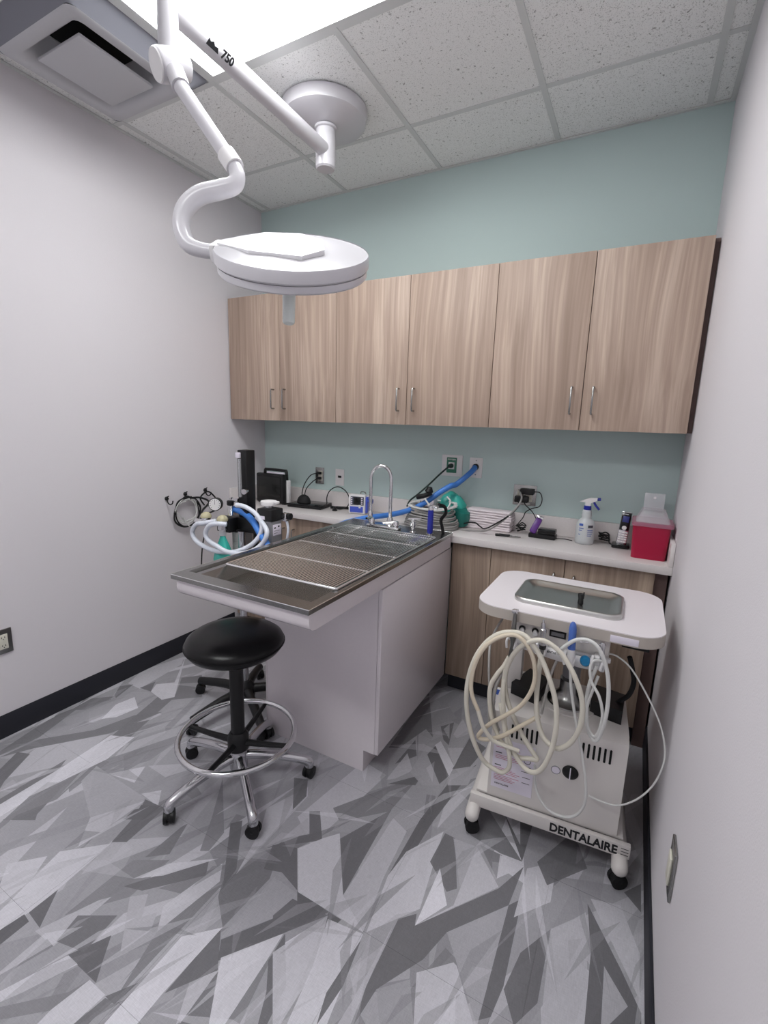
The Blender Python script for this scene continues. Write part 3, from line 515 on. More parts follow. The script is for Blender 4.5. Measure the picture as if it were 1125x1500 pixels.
B().tube([(px0, py0, PT - .001), (px1, py0, PT - .001), (px1, py1, PT - .001), (px0, py1, PT - .001)], .0016, 6, closed=True, smooth=0).build('edge_highlight', 'wire', top)  # thin bright tube added along the rim to give an edge highlight
dr2 = B().lathe([(.03, 0), (.03, .002), (.022, .002), (.02, -.002)], (1.33, -.72, PT - .052), n=20).build('drain', 'chrome', tb)
# grate: a thing of its own, lying on the rim
gt = thing('wire_grate', 'stainless wire grate lying over the sunken steel table top', 'grate', (1.336, -.98, PT))
gz = PT + .005
b = B(); X0, X1, Y0, Y1 = 1.084, 1.588, -1.412, -.55
b.tube([(X0 + .01, Y0, gz), (X1 - .004, Y0, gz), (X1, Y0 + .004, gz), (X1, Y1, gz), (X0, Y1, gz), (X0, Y0 + .01, gz)], .0042, 8, closed=True, smooth=0); b.build('frame_wire', 'wire', gt)
nr = 44; me = None
for k in range(1, nr):
    x = X0 + (X1 - X0) * k / nr
    if me is None:
        o = B().tube([(x, Y0, gz + .004), (x, Y1, gz + .004)], .0021, 6, smooth=0).build('wire', 'wire', gt); me = o.data; xx = x
    else:
        o = bpy.data.objects.new('wire', me); COL.objects.link(o); o.parent = gt; o.location = (x - xx, 0, 0)
for y in (Y0 + .004, -1.19, -.965, -.745, Y1 - .03): B().tube([(X0, y, gz - .001), (X1, y, gz - .001)], .0032, 8, smooth=0).build('cross_wire', 'wire', gt)

# ================================================================== FAUCET
fc = thing('gooseneck_faucet', 'tall chrome gooseneck faucet at the far end of the steel table', 'faucet', (1.27, -.42, PT))
bx, by = 1.272, -.425
B().lathe([(.03, 0), (.03, .006), (.022, .016), (.016, .04), (.012, .05)], (bx, by, PT), n=24).build('base', 'chrome', fc)
ox, oy = 1.165, -.455
pts = [(bx, by, PT + .04), (bx, by, PT + .2)] + [((bx + ox) / 2 + (bx - ox) / 2 * math.cos(a), (by + oy) / 2 + (by - oy) / 2 * math.cos(a), PT + .25 + .075 * math.sin(a)) for a in [PI * q / 8 for q in range(0, 9)]] + [(ox, oy, PT + .2), (ox, oy, PT + .07)]
B().tube(pts, .0092, 12, smooth=4).build('spout', 'chrome', fc)
B().lathe([(.012, 0), (.014, .01), (.014, .045), (.01, .055)], (ox, oy, PT + .022), n=20).build('aerator', 'chrome', fc)
b = B(); b.box(1.165, 1.36, -.50, -.455, PT, PT + .014, .006); b.build('mixer_plate', 'chrome', fc)
b = B(); b.lathe([(.016, 0), (.016, .02), (.012, .03)], (1.19, -.478, PT + .014), n=16); b.tube([(1.19, -.478, PT + .044), (1.185, -.53, PT + .05)], .006, 8, smooth=0); b.build('lever', 'chrome', fc)
b = B(); b.lathe([(.016, 0), (.016, .02), (.012, .03)], (1.335, -.478, PT + .014), n=16); b.tube([(1.335, -.478, PT + .04), (1.27, -.50, PT + .03)], .008, 8, smooth=0); b.build('lever', 'chrome', fc)
vv = thing('water_valve', 'small chrome stop valve beside the faucet and blue sprayer', 'valve', (1.445, -.50, PT))
B().lathe([(.018, 0), (.018, .006), (.011, .01), (.011, .035), (.015, .04), (.015, .052), (.009, .056), (.009, .068)], (1.445, -.50, PT), n=20).build('body', 'chrome', vv)
B().tube([(1.42, -.50, PT + .072), (1.485, -.50, PT + .078)], .008, 10, smooth=0).build('handle', 'chrome', vv)
sp = thing('hand_sprayer', 'royal blue hand sprayer standing at the corner of the steel table', 'sprayer', (1.535, -.49, PT))
B().lathe([(.02, 0), (.02, .008), (.014, .012)], (1.535, -.49, PT), n=20).build('holder', 'chrome', sp)
B().lathe([(.0135, .01), (.015, .02), (.0145, .12), (.012, .135)], (1.535, -.49, PT), n=20).build('grip', 'blue_deep', sp)
b = B(); b.lathe([(.014, .13), (.012, .15)], (1.535, -.49, PT), n=16); b.tube([(1.535, -.49, PT + .142), (1.553, -.495, PT + .15), (1.575, -.50, PT + .148)], .009, 10); b.build('head', 'chrome', sp)
B().tube([(1.575, -.49, PT + .16), (1.592, -.45, PT + .145), (1.592, -.43, PT + .11), (1.565, -.42, PT + .07), (1.572, -.415, PT + .03), (1.578, -.415, PT)], .0085, 10).build('hose', 'rubber', sp)

# ================================================================== EXAM LIGHT (ceiling mounted)
el = thing('exam_light', 'white ceiling-mounted surgical exam light with swinging arms and dish head', 'lamp', (1.03, -.71, H))
cc = Vector((1.025, -.70, H))
B().lathe([(.19, 0), (.19, -.012), (.183, -.045), (.165, -.055), (.05, -.085)], cc + Vector((-.02, .02, -.004)), n=56).build('canopy', 'white', el)
b = B(); b.lathe([(.05, -.085), (.05, -.094), (.043, -.097), (.043, -.12), (.044, -.121), (.044, -.245), (.038, -.252)], cc, n=32); b.build('hub', 'white', el)
za = 2.665; A0 = Vector((1.03, -.72, za)); A1 = Vector((1.044, -1.527, za))
B().tube([A0, A1], .030, 20, smooth=0).build('horizontal_arm', 'white', el)
b = B(); b.lathe([(.026, 0), (.030, .004), (.030, .225), (.027, .228)], (1.044, -1.527, 2.535), n=28); b.build('drop_tube', 'white_dimmed', el)  # white enamel coloured darker to hold back the panel's glare
# knuckle: horizontal disc pair
E0 = (1.061,-1.542,2.497); kn = Vector(E0)
axk = (Vector((1.060,-1.586,2.474)) - Vector((1.085,-1.521,2.501))).normalized()
b = B(); b.lathe([(.028, -.058), (.038, -.052), (.043, -.036), (.043, .03), (.041, .036), (.038, .038)], kn, axk, n=40); b.build('knuckle', 'white', el)
b = B(); b.lathe([(.041, 0), (.039, .004)], kn + axk * .038, axk, n=36); b.build('knuckle_cap', 'white_plastic', el)
S0 = Vector((1.094,-1.549,2.467)); S1 = Vector((1.123,-1.556,2.417)); S2 = Vector((1.329,-1.557,2.167))
b = B(); b.tube([S0, S1], .026, 20, smooth=0); b.build('arm_socket', 'white', el)
b = B(); b.tube([S1, S2], .0205, 20, smooth=0); b.build('spring_arm', 'white', el)
b = B(); dS = (S2 - S1).normalized(); b.tube([S2 - dS * .05, S2], .026, 20, smooth=0); b.build('arm_collar', 'white_plastic', el)
b = B(); b.tube([(1.325,-1.558,2.173), (1.337,-1.557,2.145), (1.332,-1.566,2.118), (1.298,-1.587,2.104), (1.251,-1.616,2.087), (1.220,-1.640,2.050), (1.216,-1.653,2.001), (1.238,-1.652,1.952), (1.277,-1.634,1.936), (1.315,-1.615,1.934)], .0228, 24, smooth=8, rfun=lambda t: .85 + .25 * math.sin(PI * min(1, t * 1.1))); b.build('curved_yoke', 'white', el)
# dish head, tilted towards the viewer
hc = Vector((1.497,-1.511,1.910)); vd = (hc - Vector(CAM['loc'])).normalized()
right = Vector((1.682,-1.414,1.907)) - Vector((1.307,-1.607,1.934)); right.normalize()
nup = (vd.cross(right)); nup = -nup if nup.z < 0 else nup      # perpendicular to the view and the long axis
toc = -(vd - right * vd.dot(right)).normalized()
el_ang = math.radians(14); nrm = (nup * math.cos(el_ang) + toc * math.sin(el_ang)).normalized(); fw = nrm.cross(right)
R = .213
def head_xf(): 
    m = Matrix((right, fw, nrm)).transposed().to_4x4(); m.translation = hc; return m
HX = head_xf()
b = B(); b.lathe([(R * .97, -.0), (R, .006), (R, .03), (R * .985, .036)], (0, 0, 0), n=64, cap=False); b.xf(HX); b.build('rim', 'white', el)
b = B(); b.lathe([(R * .96, -.022), (R * .975, -.018), (R * .975, -.001)], (0, 0, 0), n=64); b.xf(HX); b.build('lens_ring', 'white', el)
# domed cover with a raised plate, its lighter white painting the ceiling light's reflection
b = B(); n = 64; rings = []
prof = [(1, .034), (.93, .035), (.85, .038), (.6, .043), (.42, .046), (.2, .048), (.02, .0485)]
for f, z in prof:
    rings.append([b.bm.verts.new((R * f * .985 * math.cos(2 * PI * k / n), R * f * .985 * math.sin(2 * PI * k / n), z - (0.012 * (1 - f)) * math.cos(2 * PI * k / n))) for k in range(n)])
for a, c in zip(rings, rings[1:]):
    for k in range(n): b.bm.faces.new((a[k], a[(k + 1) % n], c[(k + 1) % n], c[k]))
b.bm.faces.new(rings[-1]); b.xf(HX); b.build('dome_cover', 'white_dimmed', el, ang=60)  # white enamel darkened in colour so the lit plate stands out
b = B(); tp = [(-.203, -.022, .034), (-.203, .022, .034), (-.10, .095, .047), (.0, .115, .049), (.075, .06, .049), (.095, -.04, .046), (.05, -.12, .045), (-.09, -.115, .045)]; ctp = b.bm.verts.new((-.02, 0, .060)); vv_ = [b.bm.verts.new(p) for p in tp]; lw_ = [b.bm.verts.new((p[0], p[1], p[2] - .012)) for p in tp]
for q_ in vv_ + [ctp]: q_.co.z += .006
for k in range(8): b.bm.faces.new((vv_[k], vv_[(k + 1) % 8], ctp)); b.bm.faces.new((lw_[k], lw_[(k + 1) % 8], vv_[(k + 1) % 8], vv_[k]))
b.xf(HX); b.build('top_plate_lit', 'plate', el, ang=6)
b = B(); b.box(-R - .015, -R + .03, -.035, .035, -.012, .038, .012); b.xf(HX); b.build('arm_joint', 'white_plastic', el)
hp = Vector((1.494,-1.526,1.851)); he = Vector((1.505,-1.543,1.744))
B().lathe([(.028, 0), (.022, .006), (.0185, .03), (.017, (he - hp).length - .004), (.014, (he - hp).length)], hp, he - hp, n=20).build('sterile_handle', 'milky', el)
B().lathe([(.03, -.004), (.028, .004)], hp, he - hp, n=24).build('handle_collar', 'white_plastic', el)
tdir = (A1 - A0).normalized()
d = (Vector(CAM['loc']) - (A0 + A1) / 2).normalized(); od = (d - tdir * d.dot(tdir)).normalized(); yd = tdir.cross(od)
yd = -yd if yd.z < 0 else yd
lo = A0 + tdir * .60
text_mesh('750', .034, 'ink', el, 'arm_number', A0 - tdir * -.625 + od * .0305 - Vector((0, 0, .008)), -tdir if (-tdir).dot(r_) > 0 else -tdir, yd)
b = B(); b.prism([(0, 0, 0), (.05, 0, 0), (.042, .014, 0), (.03, .012, 0), (.022, .02, 0), (.012, .014, 0), (.004, .02, 0)], (0, 0, .0008))
x_ = -tdir; z_ = x_.cross(yd); Mx = Matrix((x_, yd, z_)).transposed().to_4x4(); Mx.translation = A0 + tdir * .685 + od * .0305 - Vector((0, 0, .008)); b.xf(Mx); b.build('arm_emblem', 'ink', el)

# ================================================================== STOOL
def caster(parent, p, r=.026, ang=0, hood='black', name='caster'):
    x, y = p[0], p[1]; dx, dy = math.cos(ang), math.sin(ang); px, py = -dy, dx
    b = B()
    for s in (-1, 1): b.lathe([(r * .6, -.008), (r, -.006), (r, .006), (r * .6, .008)], (x + px * s * .012, y + py * s * .012, r), (px, py, 0), n=20)
    b.sphere((x, y, r * 1.15), r * .85, 14, (1, 1, .95))
    b.cyl((x, y, r * 1.5), (x, y, p[2]), .006, n=10)
    return b.build(name, hood, parent)
st = thing('lab_stool', 'black round-seat stool with chrome foot ring and chrome five-star base', 'stool', (1.12, -1.41, 0)); sx, sy = 1.12, -1.41
B().lathe([(.02, .582), (.155, .586), (.174, .598), (.184, .612), (.187, .620), (.186, .630), (.181, .642), (.160, .658), (.117, .669), (.06, .673), (.002, .674)], (sx, sy, 0), n=56).build('seat', 'vinyl', st, ang=60)
b = B(); b.tube([(sx + .1875 * math.cos(a), sy + .1875 * math.sin(a), .622) for a in [2 * PI * k / 48 for k in range(48)]], .003, 6, closed=True, smooth=0); b.build('seat_piping', 'vinyl', st)
B().lathe([(.018, .46), (.018, .583)], (sx, sy, 0), n=20).build('gas_lift', 'chrome', st)
B().lathe([(.027, .17), (.027, .515), (.024, .52)], (sx, sy, 0), n=24).build('column', 'black', st)
B().lathe([(.036, .155), (.042, .16), (.042, .215), (.03, .235)], (sx, sy, 0), n=28).build('ring_hub', 'black', st)
b = B(); zr = .222; b.tube([(sx + .226 * math.cos(a), sy + .226 * math.sin(a), zr) for a in [2 * PI * k / 56 for k in range(56)]], .0115, 12, closed=True, smooth=0); b.build('foot_ring', 'chrome', st)
for a in (-164, -74, 14, 104):
    a = math.radians(a); ca, sa = math.cos(a), math.sin(a)
    b = B(); b.tube([(sx + .03 * ca, sy + .03 * sa, .19), (sx + .1 * ca, sy + .1 * sa, .197), (sx + .217 * ca, sy + .217 * sa, .213)], .011, 8, smooth=3, rfun=lambda t: 1.25 - .4 * t); b.build('ring_spoke', 'black', st)
B().lathe([(.03, .07), (.036, .075), (.036, .14), (.03, .155)], (sx, sy, 0), n=24).build('base_hub', 'alu', st)
for a in (-105, -35, 36, 108, 180):
    a = math.radians(a); ca, sa = math.cos(a), math.sin(a)
    b = B(); b.tube([(sx + .02 * ca, sy + .02 * sa, .125), (sx + .09 * ca, sy + .09 * sa, .122), (sx + .19 * ca, sy + .19 * sa, .105), (sx + .262 * ca, sy + .262 * sa, .084), (sx + .284 * ca, sy + .284 * sa, .07), (sx + .285 * ca, sy + .285 * sa, .052)], .0185, 12, smooth=4); lg = b.build('leg', 'alu', st)
    caster(lg, (sx + .285 * ca, sy + .285 * sa, .056), .0255, a + 1.0)

# ================================================================== ANAESTHESIA MACHINE on its stand
am = thing('anaesthesia_machine', 'anaesthesia machine on black five-star stand between left wall and steel table', 'machine', (.77, -1.0, 0))
mx, my = .765, -1.01
B().lathe([(.04, .055), (.045, .06), (.045, .12), (.025, .15)], (mx, my, 0), n=24).build('stand_hub', 'black', am)
B().lathe([(.018, .1), (.018, .94)], (mx, my, 0), n=20).build('stand_post', 'alu', am)
for a in (-32, 44, 118, 187, 260):
    a = math.radians(a); ca, sa = math.cos(a), math.sin(a); R_ = .30 if a < -.4 or a > 3 else .27
    b = B(); p = [(mx + .02 * ca, my + .02 * sa, .1), (mx + .15 * ca, my + .15 * sa, .095), (mx + R_ * ca, my + R_ * sa, .072)]
    b.tube(p, .021, 10, smooth=4, rfun=lambda t: 1.15 - .2 * t); lg = b.build('stand_leg', 'black', am)
    caster(lg, (mx + R_ * ca, my + R_ * sa, .06), .025, a + .6)
# mounting frame and absorber arm
b = B(); b.box(.665, .86, -.99, -.93, .93, 1.0, .004); b.build('mounting_block', 'black', am)
b = B(); b.box(.728, .785, -.99, -.93, 1.0, 1.33, .004); b.build('flowmeter_column', 'black', am)
b = B(); b.cyl((0.759,-1.010,1.290), (0.761,-1.010,1.107), .009, n=14); b.build('flow_tube', 'glass', am)
b = B(); b.cyl((0.759,-1.010,1.290), (0.761,-1.010,1.107), .004, n=10); b.build('flow_tube_core', 'alu', am)
b = B(); b.box(.728, .752, -1.003, -.99, 1.292, 1.318, .002); b.build('flowmeter_label', 'label', am)
b = B(); b.lathe([(.008, 0), (.008, .02), (.013, .022), (.013, .035)], (0.787,-0.990,1.137), (.3, -.9, 0), n=16); b.build('flow_knob', 'chrome', am)
b = B(); b.lathe([(.010, 0), (.010, .03), (.014, .032), (.014, .04)], (0.737,-1.000,1.087), (-.9, -.3, 0), n=16); b.build('outlet_fitting', 'chrome', am)
# vaporiser with black lid on a grey canister
b = B(); b.box(.855, .945, -1.0, -.915, 1.005, 1.062, .006); b.build('vaporiser_lid', 'black', am)
b = B(); b.box(.865, .94, -.994, -.92, .83, 1.004, .006); b.build('vaporiser_body', 'grey_box', am)
b = B(); b.box(.9402, .942, -.985, -.93, .935, .988, .002); v = b.build('vaporiser_label', 'label', am)
for (ya, yb, za_, zb_) in ((-.978, -.966, .968, .975), (-.952, -.94, .972, .98), (-.978, -.94, .956, .958), (-.978, -.955, .945, .947)):
    b = B(); b.box(.9421, .9424, ya, yb, za_, zb_); b.build('label_mark', 'ink', v, smooth=False)
b = B(); b.box(.868, .905, -1.002, -1.0, 1.012, 1.028); b.build('badge', 'label', am)
b = B(); b.lathe([(.028, 0), (.037, .002), (.039, .016), (.037, .021), (.027, .021), (.025, .012)], (.89, -.955, 1.074), n=36); b.build('dial_ring', 'white_plastic', am)
b = B(); b.box(.915, .95, -.965, -.945, 1.086, 1.098, .003); b.build('dial_pointer', 'white_plastic', am)
b = B(); b.lathe([(.02, 0), (.02, .016)], (.89, -.955, 1.058), n=20); b.build('dial_stem', 'alu', am)
b = B(); b.box(.945, .978, -.935, -.905, 1.0, 1.04, .005); b.build('inlet_block', 'chrome', am)
b = B(); b.cyl((.978, -.92, 1.025), (.995, -.92, 1.025), .016, n=16); b.build('inlet_knob', 'black', am)
b = B(); b.tube([(.97, -.92, 1.0), (.978, -.92, .96), (.97, -.92, .91), (.945, -.91, .86)], .006, 8); b.build('sample_hose', 'hose_clear', am)
# canister of granules
b = B(); b.lathe([(.05, 0), (.05, .15)], (.71, -.95, .775), n=28); b.build('absorber_canister', 'granule', am)
for zc in (.765, .925):
    b = B(); b.lathe([(.053, 0), (.053, .015)], (.71, -.95, zc), n=28); b.build('canister_cap', 'black', am)
b = B(); b.box(.79, .81, -.96, -.94, .72, .93, .002); b.build('frame_rod', 'black', am)
b = B(); b.box(.83, .85, -.96, -.94, .72, .93, .002); b.build('frame_rod', 'black', am)
# pop-off valve, gauge, one-way domes
p = Vector((0.705,-1.020,1.012)); b = B(); b.lathe([(.013, 0), (.013, .05), (.01, .052)], p, n=18); b.build('popoff_valve', 'chrome', am)
b = B(); b.lathe([(.015, .05), (.017, .054), (.017, .072), (.011, .075)], p, n=18); b.build('popoff_cap', 'black', am)
b = B(); b.box(.635, .72, -1.045, -.985, .93, 1.0, .003); b.build('valve_block', 'black', am)
gp = Vector((0.577,-1.000,1.049)); ga = Vector((.55, -.83, .05)).normalized()
b = B(); b.lathe([(.028, -.04), (.032, -.036), (.033, .0), (.030, .002)], gp, ga, n=36); g = b.build('pressure_gauge', 'black', am)
b = B(); b.lathe([(.029, .0015), (.029, .003)], gp, ga, n=36); b.build('gauge_dial', 'white_plastic', g)
b = B(); gx_ = Vector((0, 0, 1)).cross(ga).normalized(); gz_ = ga.cross(gx_)
for k in range(11):
    a = math.radians(-40 + 26 * k); d = gx_ * math.cos(a) + gz_ * math.sin(a); b.tube([gp + ga * .0035 + d * .021, gp + ga * .0035 + d * .026], .0009, 4, smooth=0)
b.tube([gp + ga * .004, gp + ga * .004 + gz_ * .022], .001, 4, smooth=0); b.build('gauge_marks', 'ink', g)
for (u, nm) in (((0.579,-1.060,0.996), 0), ((0.691,-1.060,0.993), 1)):
    q = Vector(u)
    b = B(); b.lathe([(.022, -.045), (.022, -.003)], q, n=24); b.build('valve_seat', 'chrome', am)
    b = B(); b.lathe([(.026, -.003), (.027, .004), (.022, .016), (.012, .023), (.002, .025)], q, n=24); b.build('valve_dome', 'brass', am)
b = B(); b.tube([(.50, -1.055, .965), (.66, -1.03, .965)], .013, 12, smooth=0); b.build('manifold', 'chrome', am)
# breathing hoses (ribbed) and bag
def ribbed(pts, r, name, m, parent, k=10, n=14, amp=.07):
    P = spline([Vector(q) for q in pts], k); 
    L = [0]
    for a, c in zip(P, P[1:]): L.append(L[-1] + (c - a).length)
    step = .0035; N = int(L[-1] / step); Q = []; j = 0
    for i in range(N + 1):
        s_ = i * step
        while j < len(L) - 2 and L[j + 1] < s_: j += 1
        Q.append(P[j].lerp(P[j + 1], (s_ - L[j]) / max(1e-9, L[j + 1] - L[j])))
    b = B(); b.tube(Q, r, n, smooth=0, rfun=lambda t: 1 + amp * (1 if int(round(t * (len(Q) - 1))) % 2 else -1)); return b.build(name, m, parent, ang=80)
ribbed([(0.678,-1.090,0.993), (0.615,-1.100,0.976), (0.557,-1.100,0.962), (0.525,-1.100,0.923), (0.542,-1.100,0.884), (0.608,-1.100,0.856), (0.689,-1.090,0.843), (0.782,-1.070,0.853), (0.854,-1.040,0.891), (0.892,-1.020,0.942), (0.893,-1.010,0.993), (0.855,-1.010,1.038), (0.796,-1.020,1.066), (0.739,-1.020,1.066)], .0108, 'breathing_hose', 'hose_clear', am)
ribbed([(0.761,-1.100,0.989), (0.720,-1.120,0.990), (0.670,-1.120,0.974), (0.640,-1.120,0.936), (0.657,-1.120,0.902), (0.715,-1.120,0.881), (0.766,-1.110,0.860), (0.833,-1.090,0.856), (0.890,-1.060,0.875), (0.931,-1.040,0.916), (0.944,-1.030,0.962), (0.905,-1.010,0.992), (0.854,-1.000,1.020)], .0108, 'breathing_hose', 'hose_clear', am)
ribbed([(0.694,-1.000,1.041), (0.730,-0.990,1.034), (0.773,-0.980,1.014), (0.836,-1.000,0.988), (0.879,-1.010,0.949), (0.921,-1.020,0.917), (0.963,-1.030,0.879)], .0155, 'scavenge_hose', 'blue', am)
bp_ = Vector((0.679,-1.050,0.945))
b = B(); b.lathe([(.015, 0), (.017, -.012), (.017, -.028), (.013, -.032)], bp_, n=20); b.build('bag_neck', 'white_plastic', am)
b = B(); b.lathe([(.013, -.03), (.018, -.045), (.032, -.075), (.045, -.11), (.052, -.15), (.050, -.19), (.036, -.22), (.012, -.235)], bp_, n=36)
rg = random.Random(3)
for v in b.bm.verts:
    d = v.co - bp_; a = math.atan2(d.y, d.x); f = 1 + .13 * math.sin(a * 5 + d.z * 22) * min(1, -d.z * 6); v.co.x = bp_.x + d.x * f; v.co.y = bp_.y + d.y * f * .7
b.build('breathing_bag', 'teal_rub', am, ang=80)

# ================================================================== DENTAL CART
ct = thing('dental_cart', 'white wheeled dental unit cart with hoses hanging in front of base cabinet', 'cart', (2.27, -.9, 0))
RC = rot_about((2.27, -1.1, 0), math.radians(4.2))
def cart(b, name, m, parent=None, rot=True, **k):
    if rot: b.xf(RC)
    return b.build(name, m, parent or ct, **k)
cy0 = -1.095
# table board
def rrect(x0, x1, y0, y1, r, z, n=8):
    out = []
    for cx_, cy_, a0 in ((x1 - r, y1 - r, 0), (x0 + r, y1 - r, 90), (x0 + r, y0 + r, 180), (x1 - r, y0 + r, 270)):
        for q in range(n + 1):
            a = math.radians(a0 + 90 * q / n); out.append((cx_ + r * math.cos(a), cy_ + r * math.sin(a), z))
    return out
tz = .872; TX0, TX1, TY0, TY1 = 1.968, 2.556, -1.118, -.655
B().prism(rrect(TX0, TX1, TY0, TY1, .085, tz - .003), (0, 0, -.035)).build('table_edge', 'cart_edge', ct, ang=30)
B().prism(rrect(TX0 + .001, TX1 - .001, TY0 + .001, TY1 - .001, .084, tz), (0, 0, -.003)).build('table_board', 'cart_top', ct, ang=30)
B().box(2.405, 2.483, TY0 - .0015, TY0, tz - .034, tz - .012, .0005).build('name_plate', 'label', ct)
# instrument tray on top
ty = thing('instrument_tray', 'stainless instrument tray lying on top of the dental cart', 'tray', (2.257, -.905, tz))
b = B(); rings = []
for inset, z in ((0, .0), (0, .014), (.004, .017), (.010, .017), (.016, .013), (.036, .0022), (.044, .0015)):
    rings.append([b.bm.verts.new(p) for p in rrect(2.082 + inset, 2.432 - inset, -1.032 + inset, -.782 - inset, .045 - inset * .55, tz + z)])
for a, c in zip(rings, rings[1:]):
    for k in range(len(a)): b.bm.faces.new((a[k], a[(k + 1) % len(a)], c[(k + 1) % len(a)], c[k]))
b.bm.faces.new(rings[-1]); b.bm.faces.new(rings[0][::-1]); b.build('pan', 'tray', ty, ang=60)
cp = Vector((2.298,-0.936,0.874)); cl = thing('bur_holder', 'small black clip holder standing in the instrument tray', 'holder', cp)
B().lathe([(.008, 0), (.0095, .002), (.0085, .02), (.011, .032), (.011, .037)], cp, n=16).build('cup', 'black', cl)
b = B(); b.box(cp.x + .006, cp.x + .010, cp.y - .006, cp.y + .006, tz + .025, tz + .046); b.build('tab', 'black', cl)
# control head under the board
b = B(); b.box(2.10, 2.408, -1.085, -1.02, .735, .8335, .006); cart(b, 'control_box', 'cart', rot=False)
b = B(); b.box(2.095, 2.415, -1.10, -1.086, .755, .77, .003); cart(b, 'holder_rail', 'white_plastic', rot=False)
for (p, m1) in (((2.136,-1.086,0.802), 0), ((2.179,-1.086,0.803), 0)):
    p = Vector(p); b = B(); b.lathe([(.011, 0), (.011, .002), (.006, .003)], p, (0, -1, 0), n=18); k_ = b.build('switch_bezel', 'black', ct)
    b = B(); b.lathe([(.006, .003), (.008, .012), (.008, .02), (.004, .022)], p, (.2, -1, -.2), n=14); b.build('switch_lever', 'white_plastic', k_)
p = Vector((2.251,-1.086,0.809)); b = B(); b.box(p.x - .026, p.x + .026, -1.089, -1.085, p.z - .012, p.z + .012, .001); gq = b.build('water_gauge', 'black', ct)
b = B(); b.box(p.x - .02, p.x + .02, -1.0905, -1.089, p.z - .006, p.z + .006); b.build('gauge_window', 'grey_box', gq)
# lower rounded manifold, handle rests
b = B(); b.tube([(2.11, -1.09, .762), (2.16, -1.107, .757), (2.27, -1.117, .75), (2.35, -1.112, .745), (2.40, -1.09, .75)], .018, 14, smooth=5); b.build('manifold', 'white_plastic', ct)
text_mesh('DENTALAIRE', .0095, 'ink', ct, 'maker_lettering', (2.222, -1.1365, .762), (1, .02, -.02), (0, -.1, 1))
for (xx, yy) in ((2.165, .775), (2.188, .773)):
    b = B(); b.box(xx, xx + .018, -1.1265, -1.1255, yy - .004, yy + .006); b.build('small_sticker', 'label', ct)
b = B(); p = Vector((2.344,-1.130,0.762)); b.lathe([(.016, 0), (.016, .012), (.011, .02)], p, (.1, -1, .1), n=22); b.build('blue_knob', 'blue_knob', ct)
# holders
for p in ((2.115,-1.135,0.772), (2.211,-1.140,0.778), (2.298,-1.140,0.766), (2.377,-1.130,0.769)):
    p = Vector(p); b = B()
    for s in (-1, 1): b.tube([(p.x + s * .012, p.y + .005, p.z + .012), (p.x + s * .015, p.y - .012, p.z), (p.x + s * .012, p.y - .016, p.z - .022)], .0045, 8, smooth=4)
    b.tube([(p.x - .012, p.y + .01, p.z + .006), (p.x + .012, p.y + .01, p.z + .006)], .006, 8, smooth=0); b.box(p.x - .01, p.x + .01, p.y + .008, p.y + .04, p.z - .002, p.z + .012, .002)
    b.build('handpiece_holder', 'white_plastic', ct)
# posts
b = B(); b.box(2.075, 2.125, -.97, -.93, .5, .834, .004); b.build('side_post', 'cart', ct)
b = B(); b.cyl((2.295, -.93, .55), (2.295, -.93, .834), .03, n=24); b.build('centre_post', 'grey_box', ct)
b = B(); b.lathe([(.075, 0), (.072, .008), (.05, .02), (.034, .045), (.034, .09)], (2.295, -.95, .505), n=32); b.build('post_flange', 'steel', ct)
b = B(); b.lathe([(.095, 0), (.095, .006), (.08, .008)], (2.295, -.95, .5), n=32); b.build('post_plate', 'cart', ct)
# housing: bent sheet cover
b = B(); hx0, hx1 = 2.068, 2.50; pr = [(-1.10, .15), (-1.10, .455), (-1.092, .482), (-1.07, .497), (-1.04, .5), (-.80, .5), (-.80, .15)]
b.prism([(hx0, y, z) for y, z in pr], (hx1 - hx0, 0, 0)); cart(b, 'housing', 'cart', ang=30)
for x0_, zc in ((2.135, .425), (2.365, .43)):
    for k in range(6):
        b = B(); x_ = x0_ + k * .0165
        b.prism([(x_, -1.1005, zc - .024), (x_ + .0035, -1.1005, zc - .027), (x_ + .007, -1.1005, zc - .024), (x_ + .007, -1.1005, zc + .024), (x_ + .0035, -1.1005, zc + .027), (x_, -1.1005, zc + .024)], (0, -.0006, 0)); cart(b, 'vent_slot', 'void')
b = B(); b.prism([(2.079, -1.101, .185), (2.222, -1.101, .185), (2.222, -1.101, .385), (2.079, -1.101, .385)], (0, -.0008, 0)); lb = cart(b, 'instruction_label', 'label')
rl = random.Random(5)
for (zz, n_, mm) in ((.372, 1, 'ink'), (.362, 3, 'ink_red'), (.328, 1, 'ink'), (.318, 3, 'ink_red'), (.278, 1, 'ink'), (.268, 4, 'ink_red'), (.238, 4, 'ink_red')):
    for k in range(n_):
        ln = .022 if n_ == 1 else rl.uniform(.06, .09); b = B(); z_ = zz - k * .0062
        b.box(2.088, 2.088 + ln, -1.1022, -1.1019, z_ - (.0016 if n_ == 1 else .0008), z_ + (.0016 if n_ == 1 else .0008)); cart(b, 'print_line', mm, lb, smooth=False)
for k in range(4):
    b = B(); b.box(2.18 + rl.uniform(0, .01), 2.212, -1.1022, -1.1019, .235 + k * .022, .237 + k * .022); cart(b, 'print_line', 'ink', lb, smooth=False)
b = B(); b.tube([(2.198 + .011 * math.cos(a), -1.1022, .325 + .011 * math.sin(a)) for a in [2 * PI * k / 20 for k in range(20)]], .001, 4, closed=True, smooth=0); cart(b, 'print_ring', 'ink', lb)
xd = RC.to_3x3() @ Vector((1, 0, 0)); od_ = RC @ Vector((2.092, -1.1021, .2))
text_mesh('DENTALAIRE', .0085, 'ink', lb, 'label_lettering', od_, xd, (0, 0, 1), .0002)
